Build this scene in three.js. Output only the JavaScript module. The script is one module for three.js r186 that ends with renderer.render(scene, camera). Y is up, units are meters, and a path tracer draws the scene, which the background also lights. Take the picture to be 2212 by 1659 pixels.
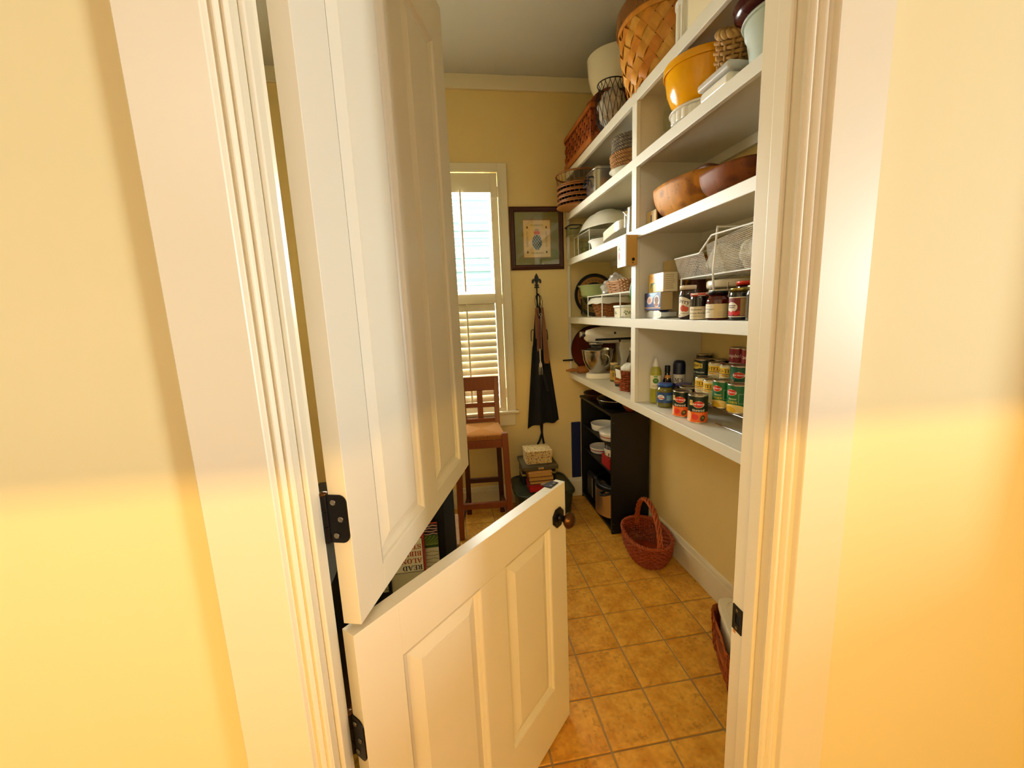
import * as THREE from 'three';
import { RoundedBoxGeometry } from 'three/addons/geometries/RoundedBoxGeometry.js';
import { mergeGeometries } from 'three/addons/utils/BufferGeometryUtils.js';
import { RectAreaLightUniformsLib } from 'three/addons/lights/RectAreaLightUniformsLib.js';

// ---------- camera, sky, sun, large lights, exposure ----------
const W = 2212, H = 1659, F = 901;
const scene = new THREE.Scene();
const camera = new THREE.PerspectiveCamera(2 * Math.atan(H / 2 / F) * 180 / Math.PI, W / H, 0.02, 60);
camera.rotation.order = 'YXZ';
camera.rotation.set(-0.17174, -0.148, -0.04298);
camera.position.set(0, 1.48, 0);
const renderer = new THREE.WebGLRenderer({ antialias: true });
renderer.toneMapping = THREE.LinearToneMapping;
renderer.toneMappingExposure = 1.0;
renderer.shadowMap.enabled = true;
RectAreaLightUniformsLib.init();
scene.background = new THREE.Color().setRGB(0.95, 1.6, 1.95);

const sun = new THREE.DirectionalLight(0xfff4e0, 2.6);
sun.position.set(3, 9, 2.5); sun.target.position.set(0, 1, -6);
sun.castShadow = true; sun.shadow.radius = 1;
Object.assign(sun.shadow.camera, { left: -8, right: 8, top: 8, bottom: -8, near: 0.5, far: 30 });
scene.add(sun, sun.target);

function areaLight(color, intensity, w, h, from, to) {
  const l = new THREE.RectAreaLight(color, intensity, w, h);
  l.position.set(...from); l.lookAt(...to); scene.add(l); return l;
}
// daylight: unseen kitchen window, placed to light the door wall, and the pantry window
areaLight(new THREE.Color().setRGB(0.92, 1.0, 1.04), 76, 1.8, 1.95, [9.62, 1.80, 4.55], [0, 1.6, 0.2]);
areaLight(new THREE.Color().setRGB(0.98, 0.98, 1.0), 43, 1.0, 1.6, [-0.11, 1.6, -3.235], [0.2, 1.3, 0]);

// ---------- helpers ----------
const V = (x, y, z) => new THREE.Vector3(x, y, z);
let seedState = 12345;
const rnd = () => { seedState = (seedState * 1664525 + 1013904223) >>> 0; return seedState / 4294967296; };
const rr = (a, b) => a + (b - a) * rnd();
const used = {};
const numbered = (n) => { used[n] = (used[n] ?? -1) + 1; return used[n] ? n + '_' + String(used[n]).padStart(3, '0') : n; };
const shade = (m) => { m.castShadow = true; m.receiveShadow = true; return m; };
function thing(name, label, category, [x, y, z] = [0, 0, 0], turn = 0, group) {
  const o = new THREE.Group(); o.name = numbered(name); o.position.set(x, y, z); o.rotation.y = turn;
  o.userData = { label, category }; if (group) o.userData.group = group;
  scene.add(o); return o;
}
function part(parent, name, geo, mat, label, pos, rot) {
  const m = shade(new THREE.Mesh(geo, mat)); m.name = name;
  if (label) m.userData.label = label;
  if (pos) m.position.set(...pos);
  if (rot) m.rotation.set(...rot);
  parent.add(m); return m;
}
function stuff(m) { m.userData.kind = 'stuff'; return m; }
function sgroup(name) { const g = new THREE.Group(); g.name = name; g.userData.kind = 'structure'; scene.add(g); return g; }
function struct(name, geo, mat) { const m = shade(new THREE.Mesh(geo, mat)); m.name = name; m.userData.kind = 'structure'; scene.add(m); return m; }
function copy(src, label, pos, turn) {
  const c = src.clone(); c.name = numbered(src.name.replace(/_\d{3}$/, '')); c.userData = { ...src.userData, label };
  c.position.set(...pos); if (turn !== undefined) c.rotation.y = turn; scene.add(c); return c;
}
// geometry
function wuv(g) {            // uv in metres by the main direction of each face
  const ng = g.index ? g.toNonIndexed() : g, p = ng.attributes.position, uv = new Float32Array(p.count * 2);
  for (let i = 0; i < p.count; i += 3) {
    const a = V().fromBufferAttribute(p, i), b = V().fromBufferAttribute(p, i + 1), c = V().fromBufferAttribute(p, i + 2);
    const n = b.clone().sub(a).cross(c.clone().sub(a)), ax = Math.abs(n.x), ay = Math.abs(n.y), az = Math.abs(n.z);
    [a, b, c].forEach((q, k) => {
      const [u, v] = ax >= ay && ax >= az ? [q.z, q.y] : ay >= az ? [q.x, q.z] : [q.x, q.y];
      uv[(i + k) * 2] = u; uv[(i + k) * 2 + 1] = v;
    });
  }
  ng.setAttribute('uv', new THREE.BufferAttribute(uv, 2)); return ng;
}
function box(x0, x1, y0, y1, z0, z1, r = 0) {
  const w = x1 - x0, h = y1 - y0, d = z1 - z0;
  const g = r ? new RoundedBoxGeometry(w, h, d, 2, Math.min(r, w / 2.01, h / 2.01, d / 2.01)) : new THREE.BoxGeometry(w, h, d);
  return wuv(g.translate((x0 + x1) / 2, (y0 + y1) / 2, (z0 + z1) / 2));
}
const cbox = (w, h, d, r = 0, y = 0) => box(-w / 2, w / 2, y, y + h, -d / 2, d / 2, r);
const cyl = (r0, r1, h, n = 28, open = false, y = 0) => new THREE.CylinderGeometry(r1, r0, h, n, 1, open).translate(0, y + h / 2, 0);
const lathe = (pts, n = 40) => new THREE.LatheGeometry(pts.map(([r, y]) => new THREE.Vector2(r, y)), n);
function tube(pts, r, closed = false, n, m = 8, tension = 0.5) {
  const c = new THREE.CatmullRomCurve3(pts.map((p) => V(...p)), closed, 'catmullrom', tension);
  return new THREE.TubeGeometry(c, n ?? Math.max(8, pts.length * 4), r, m, closed);
}
function poly(pts, r, closed = false, m = 8) { // straight-segment rod
  const path = new THREE.CurvePath(), q = pts.map((p) => V(...p)); if (closed) q.push(q[0].clone());
  for (let i = 0; i + 1 < q.length; i++) path.add(new THREE.LineCurve3(q[i], q[i + 1]));
  const gs = [];
  for (let i = 0; i + 1 < q.length; i++) {
    const d = q[i + 1].clone().sub(q[i]), L = d.length();
    const g = new THREE.CylinderGeometry(r, r, L, m, 1); g.applyQuaternion(new THREE.Quaternion().setFromUnitVectors(V(0, 1, 0), d.normalize()));
    g.translate(...q[i].clone().add(q[i + 1]).multiplyScalar(0.5).toArray()); gs.push(g);
    const s = new THREE.SphereGeometry(r, m, 5).translate(...q[i + 1].toArray()); gs.push(s);
    if (!i && !closed) gs.push(new THREE.SphereGeometry(r, m, 5).translate(...q[0].toArray()));
  }
  return merge(gs);
}
function merge(gs) {
  const idx = gs.every((g) => g.index);
  const list = gs.map((g) => { const q = idx ? g : (g.index ? g.toNonIndexed() : g); for (const k of Object.keys(q.attributes)) if (!['position', 'normal', 'uv'].includes(k)) q.deleteAttribute(k); return q; });
  return mergeGeometries(list);
}
function ext(shapePts, depth, bevel = 0) {
  const s = new THREE.Shape(shapePts.map(([x, y]) => new THREE.Vector2(x, y)));
  return new THREE.ExtrudeGeometry(s, { depth: depth - 2 * bevel, bevelEnabled: bevel > 0, bevelSize: bevel, bevelThickness: bevel, bevelOffset: -bevel, bevelSegments: 2, curveSegments: 12 }).translate(0, 0, bevel);
}
function profileZ(pts, z0, z1) { return wuv(ext(pts, z1 - z0).translate(0, 0, z0)); }
// textures
function tex(w, h, fn, srgb = true) {
  const d = new Uint8Array(w * h * 4);
  for (let y = 0; y < h; y++) for (let x = 0; x < w; x++) { const c = fn(x / w, y / h), i = (y * w + x) * 4; d[i] = c[0]; d[i + 1] = c[1]; d[i + 2] = c[2]; d[i + 3] = c[3] ?? 255; }
  const t = new THREE.DataTexture(d, w, h); t.wrapS = t.wrapT = THREE.RepeatWrapping; t.magFilter = THREE.LinearFilter; t.minFilter = THREE.LinearMipmapLinearFilter; t.generateMipmaps = true;
  if (srgb) t.colorSpace = THREE.SRGBColorSpace; t.needsUpdate = true; return t;
}
function hash(x, y, s) { let n = (x * 374761393 + y * 668265263 + s * 974634777) | 0; n = Math.imul(n ^ (n >>> 13), 1274126177); return ((n ^ (n >>> 16)) >>> 0) / 4294967296; }
function noise(u, v, n, m, s) { // tiling value noise, n by m cells
  const x = u * n, y = v * m, ix = Math.floor(x), iy = Math.floor(y), fx = x - ix, fy = y - iy, sx = fx * fx * (3 - 2 * fx), sy = fy * fy * (3 - 2 * fy);
  const g = (a, b) => hash(((a % n) + n) % n, ((b % m) + m) % m, s);
  return (g(ix, iy) * (1 - sx) + g(ix + 1, iy) * sx) * (1 - sy) + (g(ix, iy + 1) * (1 - sx) + g(ix + 1, iy + 1) * sx) * sy;
}
const fbm = (u, v, n, m, s) => noise(u, v, n, m, s) * 0.5 + noise(u, v, n * 2, m * 2, s + 1) * 0.28 + noise(u, v, n * 4, m * 4, s + 2) * 0.22;
const mix = (a, b, t) => a.map((x, i) => x + (b[i] - x) * t);
function canvasTex(w, h, draw) {
  const c = document.createElement('canvas'); c.width = w; c.height = h; draw(c.getContext('2d'), w, h);
  const t = new THREE.CanvasTexture(c); t.colorSpace = THREE.SRGBColorSpace; t.anisotropy = 4; return t;
}
const rep = (t, x, y) => { const c = t.clone(); c.repeat.set(x, y); c.needsUpdate = true; return c; };
const mat = (color, o = {}) => new THREE.MeshStandardMaterial({ color, roughness: 0.6, ...o });
const glassMat = (color, o = {}) => new THREE.MeshPhysicalMaterial({ color, roughness: 0.04, transmission: 1, thickness: 0, ior: 1.45, side: THREE.DoubleSide, ...o });

// ---------- shared materials ----------
const orangePeel = tex(256, 256, (u, v) => { const n = 90 + 90 * fbm(u, v, 40, 40, 3) + 40 * noise(u, v, 10, 10, 8); return [n, n, n]; }, false);
const wallBump = rep(orangePeel, 2, 2);
const grain = tex(256, 512, (u, v) => { const n = fbm(u, v, 24, 3, 11), f = noise(u, v, 90, 4, 5); const k = 200 + 55 * (n * 0.7 + f * 0.3); return [k, k * (0.97 + 0.03 * n), k * (0.93 + 0.05 * n)]; });
const mott = tex(256, 256, (u, v) => { const n = fbm(u, v, 6, 6, 21); const k = 205 + 50 * n; return [k, k, k]; });
const MAT = {
  trim: mat(0xe9dec2, { roughness: 0.38 }),
  door: mat(0xe2d8c0, { roughness: 0.36 }),
  shelf: mat(0xe8e2d2, { roughness: 0.42 }),
  wall: mat(0xead192, { roughness: 0.75, bumpMap: wallBump, bumpScale: 0.0006 }),
  kitchen: mat(0xe9daa6, { roughness: 0.75, bumpMap: wallBump, bumpScale: 0.0006 }),
  ceiling: mat(0xcfcfcf, { roughness: 0.85, bumpMap: wallBump, bumpScale: 0.0004 }),
  bronze: mat(0x16110e, { roughness: 0.38, metalness: 0.6 }),
  bronzeLight: mat(0x5a3a1c, { roughness: 0.28, metalness: 0.9 }),
  screw: mat(0x8d8577, { roughness: 0.3, metalness: 1 }),
  chrome: mat(0xc9c9c7, { roughness: 0.16, metalness: 1 }),
  steel: mat(0xb9b6ae, { roughness: 0.22, metalness: 1 }),
  black: mat(0x0b0a0a, { roughness: 0.45 }),
  blackMatte: mat(0x08080a, { roughness: 0.9 }),
  white: mat(0xf2efe6, { roughness: 0.25 }),
  whiteWire: mat(0xf1ece0, { roughness: 0.4 }),
  paper: mat(0xefe3c6, { roughness: 0.85 }),
  glass: glassMat(0xf8faf6),
  cherry: mat(0x8e451a, { roughness: 0.4, map: rep(grain, 6, 3) }),
  cherryDark: mat(0x4a1b0b, { roughness: 0.4, map: rep(grain, 6, 3) }),
};
const S = { top: 2.425, s2: 2.147, s3: 1.834, s4: 1.421, ct: 1.007 };   // tops of the five shelves
const XF = 0.90, XW = 1.259, ZB = -3.06, XL = -1.35;                    // shelf front, right wall, back wall, left wall
const faceTo = (dx, dz) => Math.atan2(-dx, -dz);                        // turns the middle of a wrapped label towards (dx, dz)
// ================= the setting =================
const CEIL = 3.03;
// floor: grout bed with single tiles
{
  const f = sgroup('floor');
  part(f, 'grout_bed', box(XL - 0.1, XW + 0.1, -0.1, -0.004, ZB - 0.1, -0.50), mat(0xa88a58, { roughness: 0.95 }));
  const p = 0.20765, ox = 0.6628, oz = -1.1195;
  const tt = [0, 1, 2].map((k) => tex(128, 128, (u, v) => {
    const n = fbm(u, v, 4, 4, 50 + k * 7), m = noise(u, v, 22, 22, 90 + k), s = fbm(u, v, 9, 9, 130 + k);
    const c = mix([212, 146, 46], [244, 188, 80], Math.min(1, Math.max(0, n * 1.5 - 0.25))); const d = s < 0.3 ? 0.9 : 1; return c.map((q) => q * (0.94 + 0.1 * m) * d);
  }));
  const mats = []; for (let k = 0; k < 6; k++) mats.push(mat(new THREE.Color().setHSL(0.09, 0.16, 0.86 + 0.025 * (k % 3)), { map: tt[k % 3], roughness: 0.42, bumpMap: orangePeel, bumpScale: 0.0004 }));
  const g0 = new RoundedBoxGeometry(p - 0.0075, 0.008, p - 0.0075, 2, 0.0022);
  const vars = [0, 1, 2, 3].map((k) => { const g = g0.toNonIndexed(), q = g.attributes.position, uv = new Float32Array(q.count * 2); for (let i = 0; i < q.count; i++) { let a = q.getX(i) / p + 0.5, b = q.getZ(i) / p + 0.5; for (let t = 0; t < k; t++) [a, b] = [1 - b, a]; uv[i * 2] = a; uv[i * 2 + 1] = b; } g.setAttribute('uv', new THREE.BufferAttribute(uv, 2)); return g; });
  for (let i = -10; i <= 2; i++) for (let j = -2; j <= 9; j++) {
    const x0 = Math.max(ox + i * p, XL), x1 = Math.min(ox + (i + 1) * p, XW), z1 = Math.min(oz - j * p, -0.60), z0 = Math.max(oz - (j + 1) * p, ZB);
    if (x1 - x0 < 0.02 || z1 - z0 < 0.02) continue;
    const t = part(f, 'tile', vars[Math.floor(rnd() * 4)], mats[Math.floor(rnd() * 6)], null, [(x0 + x1) / 2, -0.004 + rr(-0.0004, 0.0004), (z0 + z1) / 2]);
    t.scale.set((x1 - x0) / p, 1, (z1 - z0) / p);
  }
}
struct('floor_kitchen', box(-3.1, 9.8, -0.1, 0, -0.632, 7.1), mat(0xa8672c, { roughness: 0.4, map: rep(grain, 3, 1) }));
struct('ceiling', box(XL - 0.1, XW + 0.1, CEIL, CEIL + 0.1, ZB - 0.1, -0.69), MAT.ceiling);
struct('ceiling_kitchen', box(-3.1, 9.8, CEIL, CEIL + 0.1, -0.69, 7.1), MAT.ceiling);
// pantry walls; the back wall has the window opening
const WO = { x0: -0.633, x1: 0.413, y0: 0.743, y1: 2.43 };
struct('wall_back', merge([
  box(XL - 0.1, WO.x0, -0.1, CEIL, ZB - 0.12, ZB), box(WO.x1, XW + 0.1, -0.1, CEIL, ZB - 0.12, ZB),
  box(WO.x0, WO.x1, -0.1, WO.y0, ZB - 0.12, ZB), box(WO.x0, WO.x1, WO.y1, CEIL, ZB - 0.12, ZB)]), MAT.wall);
struct('wall_right', box(XW, XW + 0.1, -0.1, CEIL, ZB, -0.69), MAT.wall);
struct('wall_left', box(XL - 0.1, XL, -0.1, CEIL, ZB, -0.69), MAT.wall);
// partition with the doorway
const JL = -0.236, JR = 0.565, DH = 2.425, ZK = -0.632, ZP = -0.712;
struct('wall_front', merge([
  box(-3.1, JL - 0.02, -0.1, CEIL, ZP, ZK), box(JR + 0.02, 9.8, -0.1, CEIL, ZP, ZK), box(JL - 0.02, JR + 0.02, DH + 0.02, CEIL, ZP, ZK)]), MAT.kitchen);
// kitchen behind the camera: closed, with an unseen window placed far right to light the door wall
const KW = { z0: 3.5, z1: 5.6, y0: 0.75, y1: 2.85 };
struct('wall_kitchen_right', merge([
  box(9.7, 9.8, -0.1, CEIL, ZK, KW.z0), box(9.7, 9.8, -0.1, CEIL, KW.z1, 7.1), box(9.7, 9.8, -0.1, KW.y0, KW.z0, KW.z1), box(9.7, 9.8, KW.y1, CEIL, KW.z0, KW.z1)]), MAT.kitchen);
struct('wall_kitchen_left', box(-3.1, -3.0, -0.1, CEIL, ZK, 7.1), MAT.kitchen);
struct('wall_kitchen_back', box(-3.0, 9.7, -0.1, CEIL, 7.0, 7.1), MAT.kitchen);
struct('unseen_wall_return', box(1.32, 1.45, 0, CEIL, ZK, ZK + 0.155), MAT.kitchen);  // out of view, placed to shade the far right of the door wall

struct('unseen_half_wall', box(2.65, 2.77, 0, 1.2, -0.25, 1.7), MAT.kitchen);  // out of view, placed to keep window light off the lower walls
// skirting and crown
{
  const prof = (h, t) => [[0, 0], [t, 0], [t, h - 0.035], [t * 0.75, h - 0.025], [t * 0.62, h - 0.012], [t * 0.4, h - 0.003], [0, h]];
  const bb = (pts, L) => wuv(ext(pts, L));
  // along the back wall: profile in z, run in x
  struct('baseboard_back', bb(prof(0.155, 0.016), XW - XL).rotateY(-Math.PI / 2).translate(XW, 0, ZB), MAT.trim);
  struct('baseboard_right', bb(prof(0.155, 0.016).map(([a, b]) => [-a, b]).reverse(), -0.72 - ZB).translate(XW, 0, ZB), MAT.trim);
  struct('baseboard_left', bb(prof(0.155, 0.016), -0.72 - ZB).translate(XL, 0, ZB), MAT.trim);
  struct('trim_1', box(XL, XW, 2.94, CEIL, ZB, ZB + 0.022, 0.004), MAT.trim);
  struct('trim_2', box(XW - 0.022, XW, 2.94, CEIL, ZB + 0.022, -0.72, 0.004), MAT.trim);
}
// door frame: jambs, stops, head, casings
{
  const fr = sgroup('trim_3');
  part(fr, 'jamb', box(JL - 0.02, JL, 0, DH + 0.02, -0.722, ZK, 0.0015), MAT.trim);
  part(fr, 'jamb', box(JR, JR + 0.02, 0, DH + 0.02, -0.722, ZK, 0.0015), MAT.trim);
  part(fr, 'head_jamb', box(JL, JR, DH, DH + 0.02, -0.722, ZK), MAT.trim);
  part(fr, 'door_stop', box(JL, JL + 0.009, 0, DH, -0.6805, -0.650, 0.003), MAT.trim);
  part(fr, 'door_stop', box(JR - 0.009, JR, 0, DH, -0.6805, -0.650, 0.003), MAT.trim);
  // casing section: u across from the opening outwards, d out from the wall
  const flat = 0.0965;
  const sec = (m) => { const L = [[0, 0], [0, 0.006]], bead = (a, b, base, hgt) => { for (let i = 0; i <= 6; i++) L.push([a + (b - a) * i / 6, base + hgt * Math.sin(Math.PI * i / 6)]); };
    bead(0.001, m * 0.36, 0.006, 0.0045); L.push([m * 0.40, 0.0065]); bead(m * 0.42, m * 0.80, 0.0085, 0.0055); L.push([m * 0.86, 0.0095], [m * 0.93, 0.012], [m, 0.020], [m + 0.0015, 0.0215], [m + flat - 0.002, 0.0215], [m + flat, 0.0195], [m + flat, 0]); return L; };
  const mL = 0.0265, mR = 0.037;
  const gl = ext(sec(mL).map(([u, d]) => [-u, d]).reverse(), DH + 0.06).rotateX(-Math.PI / 2);   // x across, y->-z, z->y
  const flipZ = (g) => { g.scale(1, 1, -1); const ix = g.index; const p = g.attributes; const ng = g.index ? g.toNonIndexed() : g; for (const a of ['position', 'normal', 'uv']) { const at = ng.attributes[a], n = at.itemSize; for (let i = 0; i < at.count; i += 3) for (let k = 0; k < n; k++) { const t = at.array[(i + 1) * n + k]; at.array[(i + 1) * n + k] = at.array[(i + 2) * n + k]; at.array[(i + 2) * n + k] = t; } } ng.computeVertexNormals(); return ng; };
  part(fr, 'casing', wuv(flipZ(gl)).translate(JL, 0, ZK), MAT.trim);
  const gr = ext(sec(mR), DH + 0.06).rotateX(-Math.PI / 2);
  part(fr, 'casing', wuv(flipZ(gr)).translate(JR, 0, ZK), MAT.trim);
  part(fr, 'head_casing', box(JL - 0.13, JR + 0.14, DH + 0.005, DH + 0.11, ZK, ZK + 0.02, 0.003), MAT.trim);
  // small scratches on the right jamb, as thin dents of bare wood
  // strike plate in the right jamb
  const hole = new THREE.Shape([[-0.014, -0.0285], [0.014, -0.0285], [0.014, 0.0285], [-0.014, 0.0285]].map((p) => new THREE.Vector2(...p)));
  hole.holes.push(new THREE.Path([[-0.005, -0.011], [0.008, -0.011], [0.008, 0.011], [-0.005, 0.011]].map((p) => new THREE.Vector2(...p))));
  const sp = part(fr, 'strike_plate', new THREE.ExtrudeGeometry(hole, { depth: 0.0022, bevelEnabled: false }).rotateY(-Math.PI / 2).translate(JR, 0.820, -0.704), MAT.bronze, 'dark bronze strike plate');
  part(sp, 'screw', new THREE.CylinderGeometry(0.0035, 0.0035, 0.001, 12).rotateZ(Math.PI / 2).translate(JR - 0.0026, 0.8405, -0.704), MAT.screw);
  part(sp, 'screw', new THREE.CylinderGeometry(0.0035, 0.0035, 0.001, 12).rotateZ(Math.PI / 2).translate(JR - 0.0026, 0.7995, -0.704), MAT.screw);
  part(sp, 'latch_pocket', box(JR - 0.0005, JR + 0.0004, 0.808, 0.832, -0.711, -0.697), MAT.blackMatte);
  part(fr, 'bare_wood_patch', box(JR - 0.0006, JR, 0.782, 0.7905, -0.716, -0.709), mat(0xc98a45, { roughness: 0.8 }), 'bare wood mortise edge');
}
// raised panel: rings of [inset, depth] closed by a flat field
function ringPanel(w, h, rings, cap = true, z = 0) {
  const pos = [], R = (i) => { const [a, d] = rings[i]; return [[a, a, d + z], [w - a, a, d + z], [w - a, h - a, d + z], [a, h - a, d + z]]; };
  for (let i = 0; i + 1 < rings.length; i++) { const A = R(i), B = R(i + 1); for (let k = 0; k < 4; k++) { const l = (k + 1) % 4; pos.push(...A[k], ...A[l], ...B[l], ...A[k], ...B[l], ...B[k]); } }
  if (cap) { const A = R(rings.length - 1); pos.push(...A[0], ...A[1], ...A[2], ...A[0], ...A[2], ...A[3]); }
  const g = new THREE.BufferGeometry(); g.setAttribute('position', new THREE.Float32BufferAttribute(pos, 3)); g.computeVertexNormals(); return wuv(g);
}
function turnOver(g, t) { return g.clone().rotateY(Math.PI).translate(t, 0, 0); }
function leaf(name, o, ang, y0, y1, p0, p1, wd) {
  const d = sgroup(name); d.position.set(o[0], 0, o[1]); d.rotation.y = ang;
  const T = 0.035, s = 0.101, m0 = 0.3485, m1 = 0.451, e = 0.001;
  part(d, 'stile', box(0, s, y0, y1, -T, 0, e), MAT.door); part(d, 'stile', box(wd - 0.101, wd, y0, y1, -T, 0, e), MAT.door);
  part(d, 'mullion', box(m0, m1, p0, p1, -T, 0), MAT.door);
  part(d, 'bottom_rail', box(s - 0.0003, wd - s + 0.0003, y0, p0, -T, 0, e), MAT.door); part(d, 'top_rail', box(s - 0.0003, wd - s + 0.0003, p1, y1, -T, 0, e), MAT.door);
  for (const [a, b] of [[s, m0], [m1, wd - 0.101]]) {
    const w = b - a, h = p1 - p0;
    const mo = ringPanel(w, h, [[0, 0], [0.004, -0.0015], [0.007, -0.006], [0.013, -0.009], [0.017, -0.0125]], false).translate(a, p0, 0);
    const pa = ringPanel(w, h, [[0.017, -0.0125], [0.0175, -0.0125], [0.044, -0.0035], [0.0465, -0.0028], [0.047, -0.0018]]).translate(a, p0, 0);
    part(d, 'panel_moulding', mo, MAT.door); part(d, 'panel', pa, MAT.door);
    part(d, 'panel_moulding', turnOver(mo, a + b).translate(0, 0, -T).translate(-0, 0, 0), MAT.door); part(d, 'panel', turnOver(pa, a + b).translate(0, 0, -T), MAT.door);
  }
  return d;
}
const screwHead = () => merge([new THREE.TorusGeometry(0.0042, 0.0012, 6, 16), new THREE.CylinderGeometry(0.004, 0.004, 0.0012, 14).rotateX(Math.PI / 2)]);
function hinge(door, yc, w = 0.040) { // leaf on the hinge edge (local x = 0 face), barrel at the back corner
  const h = 0.089, r = 0.014, s = new THREE.Shape();  // in (z,y): z from barrel (0) to -w
  s.moveTo(0, -h / 2); s.lineTo(w - r, -h / 2); s.absarc(w - r, -h / 2 + r, r, -Math.PI / 2, 0); s.lineTo(w, h / 2 - r); s.absarc(w - r, h / 2 - r, r, 0, Math.PI / 2); s.lineTo(0, h / 2);
  const g = new THREE.ExtrudeGeometry(s, { depth: 0.0025, bevelEnabled: false, curveSegments: 8 }).rotateY(-Math.PI / 2); // s.x -> +z
  const lf = part(door, 'hinge', merge([g.translate(-0.0005, yc, -0.041), cyl(0.0062, 0.0062, 0.03, 14, false, yc - 0.0445).translate(-0.002, 0, -0.0425), cyl(0.0062, 0.0062, 0.027, 14, false, yc - 0.0135).translate(-0.002, 0, -0.0425), cyl(0.0062, 0.0062, 0.03, 14, false, yc + 0.0145).translate(-0.002, 0, -0.0425)]), MAT.bronze, 'black hinge with rounded corners');
  part(lf, 'hinge_pin', lathe([[0, -0.004], [0.005, -0.003], [0.0068, 0], [0.0068, 0.004], [0, 0.0055]], 14).translate(-0.002, yc + 0.0445, -0.0425), MAT.bronzeLight);
  for (const [dy, dz] of [[0.031, 0.016], [0, 0.027], [-0.031, 0.016]]) part(lf, 'screw', screwHead().rotateY(-Math.PI / 2).translate(-0.0038, yc + dy, -0.041 + dz), MAT.screw);
  return lf;
}
const angLow = Math.atan2(0.566, 0.5513), angUp = Math.atan2(0.7766, 0.2389);
const upper = leaf('door_1', [-0.1901, -0.713], angUp, 0.929, 2.413, 0.985, 2.27, 0.803);
hinge(upper, 1.137);
const lower = leaf('door_2', [-0.2027, -0.6986], angLow, 0.012, 0.919, 0.206, 0.801, 0.794);
hinge(lower, 0.690);
{ // latch on top of the lower leaf, knobs on both faces
  const la = part(lower, 'latch_plate', box(0.722, 0.772, 0.9188, 0.9215, -0.041, -0.0115, 0.0008), MAT.bronze, 'dark bolt plate let into the top edge');
  part(la, 'bolt_tongue', ext([[0.726, -0.054], [0.744, -0.051], [0.75, -0.041], [0.726, -0.041]].map(([a, b]) => [a, -b]), 0.003).rotateX(-Math.PI / 2).translate(0, 0.9195, 0), mat(0x8a6a50, { roughness: 0.3, metalness: 0.8 }));
  for (const a of [0.735, 0.757]) part(la, 'screw', screwHead().rotateX(-Math.PI / 2).translate(a, 0.9222, -0.019), MAT.screw);
  for (const s of [1, -1]) {
    const oct = []; for (let i = 0; i < 8; i++) { const t = (i + 0.5) * Math.PI / 4; oct.push([0.034 * Math.cos(t), 0.034 * Math.sin(t)]); }
    const g = ext(oct, 0.009, 0.003), kn = new THREE.Group();
    const ro = part(lower, 'knob_rose', g.clone(), MAT.bronze, 'octagonal black rose', [0.738, 0.817, s > 0 ? 0 : -0.035], [0, s > 0 ? 0 : Math.PI, 0]);
    part(ro, 'knob', merge([lathe([[0.0001, 0], [0.0135, 0], [0.0125, 0.004], [0.010, 0.007], [0.0095, 0.014], [0.012, 0.021], [0.013, 0.024]], 28).rotateX(Math.PI / 2).translate(0, 0, 0.008)]), MAT.bronze);
    part(ro, 'knob', lathe([[0.0001, 0.0], [0.013, 0.0], [0.022, 0.004], [0.0268, 0.011], [0.027, 0.014], [0.024, 0.022], [0.016, 0.029], [0.006, 0.0325], [0.0001, 0.033]], 32).scale(1, 1, 1).rotateX(Math.PI / 2).translate(0, 0, 0.030), MAT.bronzeLight, 'worn bronze door knob');
  }
}
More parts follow.
